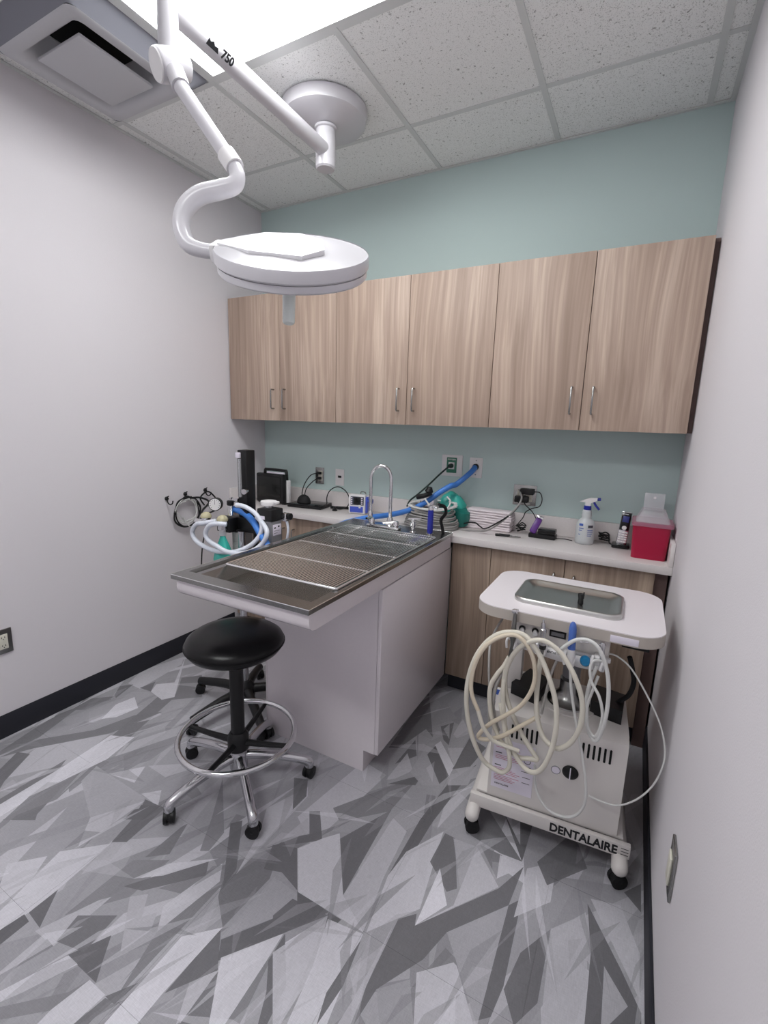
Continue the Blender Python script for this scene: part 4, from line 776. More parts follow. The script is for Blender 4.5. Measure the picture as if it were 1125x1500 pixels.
b = B(); b.lathe([(.0245, 0), (.026, .002), (.02, .008), (.012, .01)], (2.338, -1.10, .333), (0, -1, 0), n=28); cart(b, 'round_knob', 'black')
b = B(); b.box(2.336, 2.3395, -1.1115, -1.1095, .311, .355); cart(b, 'knob_mark', 'label')
b = B(); b.lathe([(.0155, 0), (.0155, .001)], (2.292, -1.10, .325), (0, -1, 0), n=24); q = cart(b, 'round_sticker', 'grey_box')
b = B(); b.lathe([(.013, .001), (.013, .0015)], (2.292, -1.10, .325), (0, -1, 0), n=24); cart(b, 'sticker_face', 'label', q)
# black pedal / boxes on top of the housing
b = B(); b.prism([(2.10, -1.0, .501), (2.20, -1.03, .501), (2.22, -.9, .501), (2.14, -.86, .501)], (0, 0, .045)); b.build('side_box', 'black', ct, smooth=False)
b = B(); b.prism([(2.37, -.98, .501), (2.47, -1.0, .501), (2.475, -.88, .501), (2.37, -.86, .501)], (0, 0, .05)); b.build('side_box', 'black', ct, smooth=False)
b = B(); p = Vector((2.053,-0.970,0.484)); b.box(p.x - .015, p.x + .015, p.y - .008, p.y + .008, p.z - .05, p.z + .005, .002); wq = b.build('water_bottle_neck', 'white_plastic', ct)
b = B(); b.box(p.x - .013, p.x + .013, p.y - .0095, p.y - .0085, p.z - .018, p.z + .003); b.build('blue_tag', 'ink_blue', wq)
# base
b = B(); b.box(2.012, 2.542, -1.125, -1.106, .098, .146, .002); bar = cart(b, 'front_bar', 'cart')
b = B(); b.box(2.03, 2.52, -1.098, -.80, .140, .149, .001); cart(b, 'base_shelf', 'cart')
od_ = RC @ Vector((2.292, -1.1255, .107)); text_mesh('DENTALAIRE', .0435, 'ink', bar, 'maker_lettering', od_, xd, (0, 0, 1), .0004, sx=.84)
for z_ in (.111, .122, .133):
    b = B(); b.box(2.514, 2.537, -1.1258, -1.1254, z_, z_ + .0022); cart(b, 'maker_stripe', 'ink', bar, smooth=False)
for x_ in (2.028, 2.515):
    b = B(); b.tube([(x_, -1.145, .078), (x_, -1.13, .085), (x_, -1.05, .088), (x_, -.70, .088)], .025, 18, smooth=3); b.sphere((x_, -1.145, .078), .0256, 18); rr = cart(b, 'side_rail', 'cart')
    for y_ in (-1.135, -.73):
        p = RC @ Vector((x_, y_, 0)); caster(rr, (p.x, p.y, .06), .026, .5, 'rubber')
# plug box under the right end and its cord
b = B(); p0 = Vector((2.431,-0.990,0.772)); b.box(2.44, 2.52, -1.02, -.93, .785, .834, .004); b.build('power_supply', 'black', ct)
B().tube([(2.469,-0.970,0.736), (2.482,-0.960,0.691), (2.492,-0.950,0.639), (2.482,-0.950,0.589), (2.454,-0.940,0.549), (2.431,-0.930,0.519)], .008, 8).build('power_cord', 'rubber', ct)
# handpieces
h1a, h1b = Vector((2.119,-1.145,0.777)), Vector((2.117,-1.130,0.868))
b = B(); ax = h1b - h1a; L_ = ax.length; b.lathe([(.008, 0), (.011, .01), (.010, .03), (.007, .05), (.0065, L_ * .85), (.0055, L_)], h1a, ax, n=16); hp1 = b.build('handpiece', 'steel_dark', ct)
b = B(); b.lathe([(.008, -.009), (.009, -.006), (.009, .008), (.006, .01)], h1b + ax.normalized() * .006, (.9, -.3, .2), n=14); b.build('turbine_head', 'chrome', hp1)
B().tube([(2.119,-1.145,0.777), (2.119,-1.145,0.753), (2.112,-1.140,0.714)], .0075, 10, rfun=lambda t: 1 - .3 * t).build('handpiece_tail', 'steel_dark', ct)
h2a, h2b = Vector((2.216,-1.150,0.788)), Vector((2.209,-1.140,0.870)); ax = h2b - h2a; L_ = ax.length
b = B(); b.lathe([(.0095, 0), (.0095, L_ * .5), (.0105, L_ * .52), (.0105, L_ * .62), (.007, L_ * .66), (.0065, L_ * .88), (.003, L_ * .9), (.003, L_)], h2a, ax, n=16); b.build('handpiece', 'alu', ct)
b = B(); b.lathe([(.011, 0), (.011, .012)], h2a - ax.normalized() * .012, ax, n=14); b.build('black_collar', 'black', ct)
b = B(); b.lathe([(.008, 0), (.006, -.035)], h2a - ax.normalized() * .012, ax, n=12); b.build('handpiece_tail', 'steel_dark', ct)
h3a, h3b = Vector((2.302,-1.150,0.797)), Vector((2.298,-1.140,0.884)); ax = h3b - h3a; L_ = ax.length
b = B(); b.lathe([(.0115, 0), (.0115, L_ * .3), (.0115, L_ * .75), (.009, L_ * .92), (.004, L_)], h3a, ax, n=18); s_ = b.build('scaler_grip', 'blue_tip', ct)
b = B(); b.lathe([(.0115, 0), (.0105, -.025), (.006, -.05)], h3a, ax, n=18); b.build('scaler_base', 'white_plastic', ct)
p = Vector((2.387,-1.130,0.814)); b = B(); b.lathe([(.009, 0), (.010, .012), (.006, .02)], p, (0, 0, 1), n=14); b.lathe([(.007, 0), (.007, -.075)], p, (-.1, 0, 1), n=14); b.build('water_syringe', 'alu', ct)
b = B(); b.tube([p + Vector((-.0, -.004, .012)), p + Vector((-.03, -.012, .016)), p + Vector((-.085, -.015, .008))], .0028, 8); b.build('syringe_tip', 'chrome', ct)
# hoses, each one its own tube
def hose(pts, r, m, name='hose'): return B().tube(pts, r, 10, smooth=8).build(name, m, ct)
hose([(2.112,-1.140,0.714), (2.098,-1.150,0.679), (2.079,-1.155,0.646), (2.062,-1.160,0.602), (2.063,-1.165,0.551), (2.076,-1.170,0.493), (2.098,-1.175,0.446), (2.127,-1.180,0.413), (2.176,-1.180,0.385), (2.213,-1.175,0.389), (2.236,-1.170,0.392), (2.225,-1.165,0.405), (2.189,-1.160,0.445), (2.147,-1.160,0.512), (2.118,-1.160,0.579), (2.110,-1.170,0.657), (2.125,-1.180,0.728), (2.153,-1.190,0.781), (2.191,-1.200,0.817), (2.227,-1.200,0.826), (2.268,-1.200,0.807), (2.301,-1.205,0.774), (2.333,-1.210,0.722), (2.354,-1.210,0.660), (2.356,-1.210,0.587), (2.338,-1.200,0.520), (2.305,-1.200,0.480), (2.276,-1.195,0.478), (2.247,-1.190,0.501), (2.226,-1.185,0.555), (2.217,-1.180,0.622), (2.215,-1.170,0.701), (2.216,-1.160,0.761)], .0080, 'hose_cream')
hose([(2.077,-1.200,0.332), (2.056,-1.210,0.363), (2.028,-1.220,0.427), (2.008,-1.225,0.501), (2.000,-1.230,0.578), (2.002,-1.225,0.652), (2.018,-1.215,0.722), (2.045,-1.200,0.774), (2.080,-1.190,0.808), (2.119,-1.190,0.825), (2.156,-1.190,0.827), (2.186,-1.195,0.811), (2.223,-1.200,0.765), (2.254,-1.210,0.709), (2.277,-1.215,0.649), (2.288,-1.220,0.585), (2.287,-1.220,0.513), (2.276,-1.220,0.448), (2.259,-1.215,0.398), (2.237,-1.210,0.372), (2.209,-1.200,0.366), (2.176,-1.190,0.387), (2.143,-1.185,0.435), (2.124,-1.180,0.490), (2.112,-1.175,0.560), (2.107,-1.170,0.632), (2.108,-1.160,0.677)], .0080, 'hose_cream')
hose([(2.077,-1.200,0.332), (2.102,-1.200,0.324), (2.133,-1.200,0.321), (2.154,-1.200,0.348), (2.153,-1.200,0.389), (2.137,-1.190,0.436), (2.122,-1.185,0.492), (2.103,-1.175,0.557)], .0075, 'hose_cream')
hose([(2.044,-1.235,0.545), (2.022,-1.235,0.588), (2.013,-1.230,0.633), (2.020,-1.225,0.702), (2.045,-1.215,0.763), (2.085,-1.205,0.803), (2.131,-1.200,0.822), (2.166,-1.200,0.808), (2.196,-1.200,0.764), (2.209,-1.200,0.702), (2.201,-1.205,0.645), (2.173,-1.205,0.587), (2.128,-1.205,0.537), (2.081,-1.205,0.490), (2.051,-1.205,0.447), (2.044,-1.200,0.421), (2.073,-1.200,0.424), (2.121,-1.195,0.452), (2.172,-1.185,0.498), (2.231,-1.175,0.555)], .0070, 'hose_tan')
hose([(2.044,-1.235,0.545), (2.061,-1.235,0.500), (2.076,-1.230,0.472), (2.098,-1.220,0.443), (2.127,-1.210,0.432), (2.182,-1.200,0.422)], .0070, 'hose_cream')
hose([(2.049,-1.000,0.788), (2.035,-1.050,0.750), (2.034,-1.100,0.718), (2.044,-1.130,0.644), (2.054,-1.140,0.574), (2.060,-1.150,0.502), (2.067,-1.150,0.446)], .0042, 'hose_grey')
hose([(2.105,-1.140,0.679), (2.080,-1.150,0.613), (2.072,-1.150,0.532), (2.087,-1.150,0.464), (2.099,-1.150,0.436)], .0068, 'hose_grey')
hose([(2.304,-1.150,0.762), (2.311,-1.150,0.685), (2.325,-1.155,0.620), (2.348,-1.160,0.534), (2.372,-1.165,0.449), (2.391,-1.170,0.361), (2.394,-1.170,0.299), (2.376,-1.165,0.243), (2.343,-1.160,0.213), (2.299,-1.155,0.206), (2.261,-1.150,0.230), (2.237,-1.145,0.275), (2.228,-1.140,0.347)], .0046, 'hose_white', 'thin_hose')
hose([(2.264,-1.120,0.747), (2.248,-1.120,0.687), (2.239,-1.120,0.622), (2.230,-1.120,0.530)], .0045, 'hose_grey')
hose([(2.263,-1.160,0.774), (2.281,-1.165,0.805), (2.310,-1.170,0.837), (2.341,-1.175,0.850), (2.369,-1.180,0.843), (2.393,-1.180,0.810), (2.412,-1.180,0.754), (2.421,-1.180,0.689), (2.421,-1.180,0.620), (2.414,-1.175,0.563), (2.404,-1.170,0.528), (2.389,-1.165,0.529), (2.373,-1.160,0.563), (2.362,-1.155,0.632), (2.366,-1.150,0.702), (2.379,-1.140,0.758)], .0060, 'hose_white')
hose([(2.388,-1.140,0.777), (2.368,-1.160,0.781), (2.362,-1.170,0.756), (2.372,-1.175,0.716), (2.396,-1.180,0.681), (2.411,-1.180,0.628), (2.409,-1.175,0.571), (2.397,-1.170,0.539), (2.376,-1.165,0.560), (2.367,-1.160,0.625), (2.376,-1.150,0.681), (2.386,-1.140,0.726)], .0046, 'hose_white')
hose([(2.406,-1.050,0.767), (2.434,-1.050,0.763), (2.476,-1.060,0.737), (2.528,-1.080,0.670), (2.570,-1.090,0.596), (2.591,-1.100,0.528), (2.592,-1.110,0.471), (2.574,-1.110,0.396), (2.537,-1.120,0.338), (2.490,-1.120,0.294), (2.444,-1.120,0.286), (2.403,-1.115,0.286)], .0028, 'hose_white', 'thin_hose')

# ================================================================== WALL PLATES
def plate_back(name, label, cat, x0, x1, z0, z1, m):
    t = thing(name, label, cat, ((x0 + x1) / 2, 0, (z0 + z1) / 2)); B().box(x0, x1, -.006, -.0005, z0, z1, .0015).build('plate', m, t); return t
def duplex(t, cx, cz, y=-.006, m='cream'):
    q = B().box(cx - .017, cx + .017, y - .003, y, cz - .034, cz + .034, .001).build('receptacle', m, t)
    for dz in (-.018, .018):
        for dx in (-.006, .006): B().box(cx + dx - .001, cx + dx + .001, y - .0034, y - .003, cz + dz - .002, cz + dz + .006).build('slot', 'ink', q, smooth=False)
o1 = plate_back('wall_outlet', 'steel double outlet with two black plugs on the teal wall near left corner', 'outlet', .462, .532, 1.05, 1.163, 'steel'); duplex(o1, .505, 1.107)
o2 = plate_back('data_plate', 'white data jack plate on the teal wall above the black cable loop', 'outlet', .628, .697, 1.052, 1.163, 'white_plastic'); B().box(.65, .677, -.0085, -.006, 1.105, 1.12, .001).build('jack', 'ink', o2)
o3 = plate_back('oxygen_outlet', 'wide white wall plate with a green gas outlet', 'outlet', 1.392, 1.52, 1.18, 1.305, 'white_plastic')
B().box(1.424, 1.486, -.009, -.006, 1.2, 1.29, .002).build('green_panel', 'green', o3); B().box(1.436, 1.473, -.012, -.009, 1.222, 1.262, .002).build('socket_plate', 'white_plastic', o3)
B().lathe([(.014, 0), (.014, .012), (.011, .024), (.011, .032)], (1.455, -.012, 1.242), (0, -1, 0), n=18).build('connector', 'green_cord', o3)
text_mesh('OXYGEN', .012, 'white_plastic', o3, 'outlet_lettering', (1.429, -.0095, 1.275), (1, 0, 0), (0, 0, 1), .0003)
o4 = plate_back('scavenge_outlet', 'tall white wall plate where the blue hose plugs in', 'outlet', 1.563, 1.64, 1.182, 1.297, 'white_plastic')
B().lathe([(.018, 0), (.018, .012), (.015, .014), (.015, .02)], (1.602, -.006, 1.245), (0, -1, 0), n=20).build('port', 'black', o4)
for dz in (-.04, .042): B().lathe([(.0035, 0), (.003, .0015)], (1.602, -.006, 1.24 + dz), (0, -1, 0), n=10).build('screw', 'steel', o4)
o5 = plate_back('wall_outlet', 'double-gang steel outlet crowded with black power adapters', 'outlet', 1.828, 1.953, 1.052, 1.165, 'steel'); duplex(o5, 1.868, 1.108); duplex(o5, 1.915, 1.108)
ad1 = tag(B().box(1.872, 1.945, -.052, -.0105, 1.118, 1.15, .004).build('power_adapter', 'black'), 'black plug adapter in the upper socket of double-gang outlet', 'adapter', 'adapters in the double outlet')
ad2 = tag(B().box(1.845, 1.918, -.052, -.0105, 1.072, 1.106, .004).build('power_adapter', 'black'), 'black plug adapter in the lower socket of double-gang outlet', 'adapter', 'adapters in the double outlet')
ws = thing('wall_switch', 'steel switch plate low on the right wall near the viewer', 'switch', (W, -1.467, .45))
B().box(W - .007, W - .0005, -1.503, -1.431, .385, .515, .002).build('plate', 'steel', ws); B().box(W - .012, W - .007, -1.485, -1.449, .413, .487, .002).build('rocker', 'cream', ws)
ol = thing('wall_outlet', 'steel-plated cream outlet low on the left wall', 'outlet', (0, -1.717, .46))
B().box(.0005, .007, -1.753, -1.682, .402, .516, .002).build('plate', 'steel_dark', ol); q = B().box(.007, .010, -1.7345, -1.7, .425, .494, .001).build('receptacle', 'cream', ol)
for dz in (-.018, .02):
    for dy in (-.006, .006): B().box(.010, .0106, -1.7172 + dy - .0012, -1.7172 + dy + .0012, .459 + dz - .003, .459 + dz + .004).build('slot', 'ink', q, smooth=False)
    B().lathe([(.002, 0), (.002, .0006)], (.010, -1.7172, .451 + dz), (1, 0, 0), n=8).build('slot', 'ink', q)

# ================================================================== HOOKS AND CABLES ON LEFT WALL
for (yy, zz, l_) in ((-.845, 1.0, 'black double wall hook, empty, farthest from the corner'), (-.715, 1.012, 'black wall hook carrying the coil of white and black tubing'), (-.563, 1.02, 'black wall hook nearest the corner, holding the black cord loop')):
    t = thing('wall_hook', l_, 'hook', (0, yy, zz))
    B().lathe([(.012, 0), (.012, .004), (.007, .008), (.007, .014)], (0.0005, yy, zz), (1, 0, 0), n=18).build('rosette', 'black', t)
    B().tube([(.010, yy, zz), (.012, yy, zz - .022), (.026, yy + .004, zz - .034), (.044, yy + .006, zz - .026), (.05, yy + .006, zz - .010)], .0036, 8).build('arm', 'black', t)
    B().tube([(.010, yy, zz), (.012, yy, zz + .010), (.022, yy, zz + .016)], .0036, 8).build('prong', 'black', t)
def coil(c, r, turns, rt, n_pts, jit, seed, axis='x', squash=1):
    rg = random.Random(seed); pts = []
    for k in range(int(turns * n_pts) + 1):
        a = 2 * PI * k / n_pts + PI / 2; rr = r * (1 + rg.uniform(-jit, jit))
        if axis == 'x': pts.append((c[0] + rg.uniform(-.008, .008), c[1] + rr * math.cos(a), c[2] + rr * math.sin(a) * squash))
        else: pts.append((c[0] + rr * math.cos(a), c[1] + rr * math.sin(a) * squash, c[2] + rg.uniform(-.006, .012) + .012 * k / n_pts))
    return pts
tag(B().tube(coil((.035, -.735, .915), .068, 3.6, 0, 9, .22, 3), .0026, 8, smooth=6).build('cable_coil', 'hose_white'), 'white tubing coil hanging on the middle wall hook', 'cable')
tag(B().tube(coil((.028, -.725, .905), .092, 3.1, 0, 9, .07, 8), .0042, 8, smooth=6).build('cable_coil', 'rubber'), 'thick black hose coil hanging behind white tubing on left wall', 'cable')
tag(B().tube([(.045, -.77, .88), (.045, -.75, .84), (.05, -.70, .79)], .0035, 6).build('tube_tail', 'hose_white'), 'loose white end of the tubing coil on left wall', 'cable')
tag(B().tube([(.04, -.70, .99), (.05, -.64, .985), (.1, -.62, .96), (.25, -.8, .95), (.45, -.98, .96)], .006, 8).build('supply_hose', 'rubber'), 'black hose running from the hanging coil to the machine', 'hose')
tag(B().tube([(.035, -.60, .93), (.03, -.625, .98), (.035, -.575, 1.015), (.04, -.53, .985), (.05, -.51, .94), (.08, -.55, .9), (.06, -.60, .88)], .005, 8).build('cord_loop', 'rubber'), 'black cord loop on the wall hook nearest the corner', 'cord')
tag(B().tube([(.06, -.60, .88), (.1, -.65, .8), (.12, -.7, .7), (.1, -.7, .55)], .004, 6).build('hanging_cord', 'rubber'), 'thin black cord hanging down behind the teal bag', 'cord')

# ================================================================== ON THE WORKTOP
# patient monitor
pm = thing('patient_monitor', 'black-screened patient monitor with carry handle in the worktop corner', 'monitor', (.22, -.15, CT))
B().box(.10, .34, -.205, -.165, CT + .006, CT + .205, .010).build('case', 'black', pm); B().box(.325, .350, -.164, -.135, CT + .01, CT + .165, .004).build('side_cover', 'white_plastic', pm)
B().box(.122, .318, -.2085, -.205, CT + .045, CT + .185, .002).build('screen', 'screen', pm)
B().tube([(.13, -.15, CT + .10), (.135, -.15, CT + .215), (.16, -.15, CT + .228), (.30, -.15, CT + .228), (.325, -.15, CT + .215), (.33, -.15, CT + .10)], .010, 10, smooth=4).build('handle', 'black', pm)
B().box(.155, .305, -.158, -.142, CT + .202, CT + .214, .003).build('handle_label', 'label', pm)
for x_ in (.12, .33): B().box(x_ - .015, x_ + .015, -.19, -.11, CT, CT + .008).build('foot', 'rubber', pm)
# black folder slab and cable heap
lt = thing('closed_laptop', 'flat black closed laptop lying on worktop under the outlet', 'laptop', (.5, -.14, CT))
b = B(); b.box(.385, .635, -.215, -.05, CT + .001, CT + .016, .004); b.xf(rot_about((.5, -.14, 0), math.radians(8))); b.build('base', 'black', lt)
b = B(); b.box(.385, .635, -.215, -.05, CT + .0165, CT + .026, .004); b.xf(rot_about((.5, -.14, 0), math.radians(8))); b.build('lid', 'black_gloss', lt)
b = B(); b.sphere((.465, -.14, CT + .027), .05, 20, (1, .8, 1.05)); bmesh.ops.bisect_plane(b.bm, geom=list(b.bm.verts) + list(b.bm.edges) + list(b.bm.faces), plane_co=(0, 0, CT + .027), plane_no=(0, 0, 1), clear_inner=True)
tag(b.build('black_puck', 'rubber'), 'domed black rubber lump sitting on the closed laptop', 'holder')
tag(B().tube([(.50, -.025, 1.126), (.455, -.05, 1.11), (.425, -.08, 1.05), (.43, -.115, .99), (.45, -.13, .965)], .0032, 8).build('mains_cable', 'rubber'), 'black cord from upper socket of near-corner outlet down to laptop', 'cord')
tag(B().tube([(.50, -.025, 1.09), (.475, -.05, 1.07), (.448, -.09, 1.02), (.46, -.13, .965)], .0032, 8).build('mains_cable', 'rubber'), 'black cord from lower socket of near-corner outlet down to laptop', 'cord')
for z_ in (1.126, 1.09): tag(B().box(.488, .518, -.032, -.0095, z_ - .009, z_ + .009, .003).build('plug', 'black'), 'black plug in the %s socket of the near-corner outlet' % ('upper' if z_ > 1.1 else 'lower'), 'plug', 'plugs in the corner outlet')
tag(B().tube([(0.613,-0.080,0.926), (0.605,-0.070,0.976), (0.626,-0.060,1.023), (0.679,-0.050,1.050), (0.746,-0.060,1.030), (0.785,-0.070,0.980), (0.789,-0.100,0.935), (0.751,-0.130,0.917), (0.691,-0.120,0.922)], .0034, 8).build('cable_loop', 'rubber'), 'standing loop of thin black cable beside the infusion pump', 'cable')
tag(B().tube([(.67, -.12, CT + .012), (.72, -.10, CT + .012), (.78, -.09, CT + .014), (.83, -.09, CT + .012)], .009, 8).build('cable_bundle', 'rubber'), 'tied black cable bundle lying left of the pump', 'cable')
b = B(); b.lathe([(.016, 0), (.018, .006), (.009, .012), (.007, .022), (.011, .026)], (.727, -.155, CT), n=18); tag(b.build('suction_cup', 'black'), 'tiny black suction cup on worktop edge below cable loop', 'cup')
# infusion pump
ip = thing('infusion_pump', 'small white and blue infusion pump with a grey screen', 'pump', (.9, -.12, CT)); RP = rot_about((.9, -.12, 0), math.radians(12))
def pump(b, n_, m, p=None): b.xf(RP); return b.build(n_, m, p or ip)
pump(B().box(0.835, .945, -.165, -.115, CT + .002, CT + .122, .006), 'case', 'white_plastic')
pump(B().box(.846, .932, -.168, -.165, CT + .012, CT + .048, .001), 'lower_panel', 'pump_blue'); pump(B().box(.85, .937, -.168, -.165, CT + .058, CT + .112, .001), 'upper_panel', 'lcd')
pump(B().box(.872, .914, -.1695, -.168, CT + .062, CT + .108, .001), 'screen', 'screen')
for s, x_ in ((0, .856), (1, .924)):
    for k in range(4): pump(B().box(x_ - .004, x_ + .006, -.1695, -.168, CT + .064 + k * .012, CT + .071 + k * .012, .001), 'button', 'label')
pump(B().box(.905, .918, -.171, -.168, CT + .04, CT + .06, .001), 'latch', 'white_plastic')
pump(B().lathe([(.010, 0), (.010, .012), (.016, .014), (.016, .03)], (.957, -.14, CT + .085), (1, 0, 0), n=16), 'clamp_knob', 'pump_blue')
pump(B().box(.945, .957, -.155, -.12, CT + .01, CT + .11, .002), 'back_plate', 'pump_blue')
pump(B().tube([(.90, -.12, CT + .122), (.905, -.12, CT + .138), (.93, -.12, CT + .134), (.935, -.12, CT + .122)], .003, 6), 'top_hook', 'steel')
# blue scavenging hose over the worktop
ribbed([(1.602, -.018, 1.245), (1.59, -.06, 1.215), (1.53, -.11, 1.15), (1.511,-0.160,1.141), (1.459,-0.200,1.102), (1.416,-0.240,1.060), (1.357,-0.270,1.018), (1.282,-0.290,0.985), (1.179,-0.300,0.955), (1.066,-0.300,0.929), (0.991,-0.330,0.908), (0.951,-0.380,0.895), (0.920,-0.440,0.869), (0.920,-0.520,0.836), (0.931,-0.600,0.800)], .0155, 'blue_hose', 'blue', None, 8, 12, .04)
tag(bpy.data.objects['blue_hose'], 'bright blue ribbed hose from white wall plate across worktop behind faucet', 'hose')
tag(B().tube([(1.455, -.045, 1.242), (1.415,-0.080,1.197), (1.362,-0.120,1.131), (1.317,-0.170,1.076), (1.284,-0.200,1.041), (1.274,-0.220,1.006)], .0052, 8).build('oxygen_hose', 'green_cord'), 'dark green hose from the green gas outlet down to grey coil', 'hose')
# coil of grey tubing
rg = random.Random(21); pts = []
for k in range(12 * 9 + 1):
    a = 2 * PI * k / 12 + 2.6; lv = k / 12; r1 = .155 - .004 * lv + rg.uniform(-.008, .008); 
    pts.append((1.43 + r1 * math.cos(a), -.215 + r1 * .78 * math.sin(a), CT + .01 + .0105 * lv + .004 * math.sin(a * 2) + (.03 * max(0, lv - 5) / 4) * (1 - math.cos(a)) * .5))
tag(B().tube(pts, .0055, 8, smooth=4).build('tubing_coil', 'grey_cord'), 'big coil of grey tubing piled on worktop behind the sprayer', 'tubing')
pts = []
for k in range(10 * 4 + 1):
    a = 2 * PI * k / 10; r1 = .135 + rg.uniform(-.01, .01); pts.append((1.43 + r1 * math.cos(a), -.215 + r1 * .75 * math.sin(a), CT + .125 + .012 * math.sin(a + .5) + rg.uniform(-.004, .004)))
tag(B().tube(pts, .0048, 8, smooth=5).build('tubing_coil', 'hose_white'), 'paler tubing loops on top of the grey coil', 'tubing')
# mask, clamp etc. inside the coil
b = B(); b.sphere((1.50, -.085, CT + .10), .085, 28, (1.0, .75, 1.0))
rq = random.Random(9)
for v in b.bm.verts:
    d = v.co - Vector((1.50, -.085, CT + .10)); f = 1 + .12 * math.sin(d.x * 70 + d.z * 30) * math.sin(d.y * 60 + 1) + .05 * math.sin(d.z * 110); v.co = Vector((1.50, -.085, CT + .10)) + d * f
    v.co.y = min(v.co.y, -.0205); v.co.z = max(v.co.z, CT + .002)
mk = thing('breathing_bag', 'crumpled teal rubber breathing bag behind the grey coil', 'bag', (1.50, -.085, CT)); b.build('pouch', 'teal_rub', mk, ang=60)
b = B(); b.lathe([(.05, 0), (.058, .012), (.06, .05), (.05, .085), (.034, .09)], (1.552, -.115, CT + .017), (.25, -.15, 1), n=32); b.build('end_cup', 'teal_dk', mk)
hm = thing('hose_clamp', 'black ratchet clamp lying on top of the tubing coil', 'clamp', (1.42, -.24, CT + .15))
p = Vector((1.403,-0.270,1.089)); b = B(); b.tube([p + Vector((-.045, 0, -.012)), p, p + Vector((.035, .01, .02))], .014, 10, smooth=3); b.build('body', 'black', hm)
b = B(); b.lathe([(.02, 0), (.024, .006), (.012, .03)], p + Vector((.02, .01, .02)), (.2, 0, 1), n=16); b.build('knob', 'black', hm)
tag(B().tube([(1.417,-0.300,1.079), (1.455,-0.310,1.039), (1.468,-0.310,1.018), (1.512,-0.300,1.021), (1.543,-0.280,1.033), (1.545,-0.240,1.066), (1.517,-0.220,1.087)], .0048, 8).build('clear_tubing', 'hose_white'), 'short white branch tube across the front of the coil', 'tubing')
tag(B().box(1.40, 1.50, -.30, -.22, CT + .015, CT + .10, .01).build('metal_canister', 'steel'), 'shiny metal box half buried inside the tubing coil', 'box')
tag(B().box(1.335, 1.42, -.17, -.11, CT + .10, CT + .165, .008).build('folded_cloth', 'towel'), 'white crumpled wipe behind the clamp on the coil', 'cloth')
# folded towels
rt = random.Random(4)
for k in range(8):
    z0 = CT + .0005 + k * .0138; dx = rt.uniform(-.006, .006)
    b = B(); b.box(1.60 + dx, 1.852 + rt.uniform(-.005, .004), -.118 + rt.uniform(-.003, .003), -.024, z0, z0 + .0134, .0055, 3)
    n_ = b.bm
    bmesh.ops.subdivide_edges(n_, edges=[e for e in n_.edges if abs(e.verts[0].co.x - e.verts[1].co.x) > .15], cuts=9, use_grid_fill=True)
    ph = rt.uniform(0, 6)
    for v in n_.verts:
        v.co.z += .0016 * math.sin(v.co.x * 38 + ph) * (1 if 0 < k < 7 else .3)
    pos = ['bottom', 'second from bottom', 'third from bottom', 'fourth from bottom', 'fourth from top', 'third from top', 'second from top', 'top']
    tag(b.build('folded_towel', 'towel', ang=50), 'folded white towel, %s of the stack beside the coil' % pos[k], 'towel', 'folded towels in the stack')
# cords across the towels
tag(B().tube([(1.862, -.03, 1.14), (1.893,-0.090,1.102), (1.877,-0.130,1.053), (1.839,-0.170,1.003), (1.799,-0.200,0.962), (1.748,-0.220,0.929), (1.684,-0.220,0.920), (1.581,-0.200,0.906)], .0048, 8).build('mains_cable', 'grey_cord'), 'thick grey cord from double-gang outlet along worktop to the coil', 'cord')
tag(B().tube([(1.862, -.04, 1.09), (1.881,-0.090,1.063), (1.866,-0.140,1.031), (1.820,-0.190,0.989), (1.752,-0.240,0.944), (1.716,-0.230,0.949), (1.683,-0.200,0.958), (1.639,-0.170,0.951), (1.590,-0.150,0.930)], .0038, 8).build('mains_cable', 'rubber'), 'black cord from double-gang outlet curving in front of the towels', 'cord')
tag(B().tube([(1.945, -.035, 1.135), (1.977,-0.040,1.134), (1.991,-0.040,1.098), (1.980,-0.040,1.060), (1.943,-0.045,1.045), (1.913,-0.050,1.023), (1.903,-0.060,0.993), (1.881,-0.080,0.955)], .0026, 6).build('thin_cord', 'rubber'), 'thin black cord from upper adapter to the cord tangle', 'cord')
tag(B().tube([(1.90, -.053, 1.08), (1.909,-0.050,1.061), (1.943,-0.060,1.036), (1.968,-0.090,1.017), (1.984,-0.110,0.996)], .0026, 6).build('thin_cord', 'rubber'), 'thin black cord from lower adapter to purple clipper', 'cord')
tag(B().tube(coil((1.905, -.10, CT + .012), .022, 3.6, 0, 7, .25, 6, 'z', .8), .0032, 6, smooth=5).build('cord_tangle', 'rubber'), 'small tangle of thin black cord beside the towels', 'cord')
# clipper in its charger
cg = thing('clipper_charger', 'black charging dock under the purple clipper', 'charger', (2.03, -.12, CT))
B().box(1.955, 2.09, -.15, -.075, CT, CT + .022, .004).build('tray', 'black', cg); B().box(2.0, 2.088, -.145, -.08, CT + .022, CT + .05, .006).build('raised_end', 'black_gloss', cg)
hcp = thing('hair_clipper', 'purple cordless clipper leaning in the black charging dock', 'clipper', (1.985, -.12, CT + .03)); RM = Matrix.Translation((1.988, -.125, CT + .068)) @ Matrix.Rotation(math.radians(20), 4, 'Y') @ Matrix.Rotation(math.radians(-28), 4, 'X')
b = B(); b.box(-.017, .017, -.012, .012, -.05, .035, .008, M=None); b.xf(RM); b.build('body', 'purple', hcp); b = B(); b.box(-.018, .018, -.01, .01, .035, .05, .003); b.xf(RM); b.build('blade', 'alu', hcp)
tag(B().tube([(2.09, -.12, CT + .006), (2.13, -.10, CT + .005), (2.17, -.11, CT + .004)], .0022, 6).build('charger_cord', 'rubber'), 'thin black cord from charging dock towards the spray bottle', 'cord')
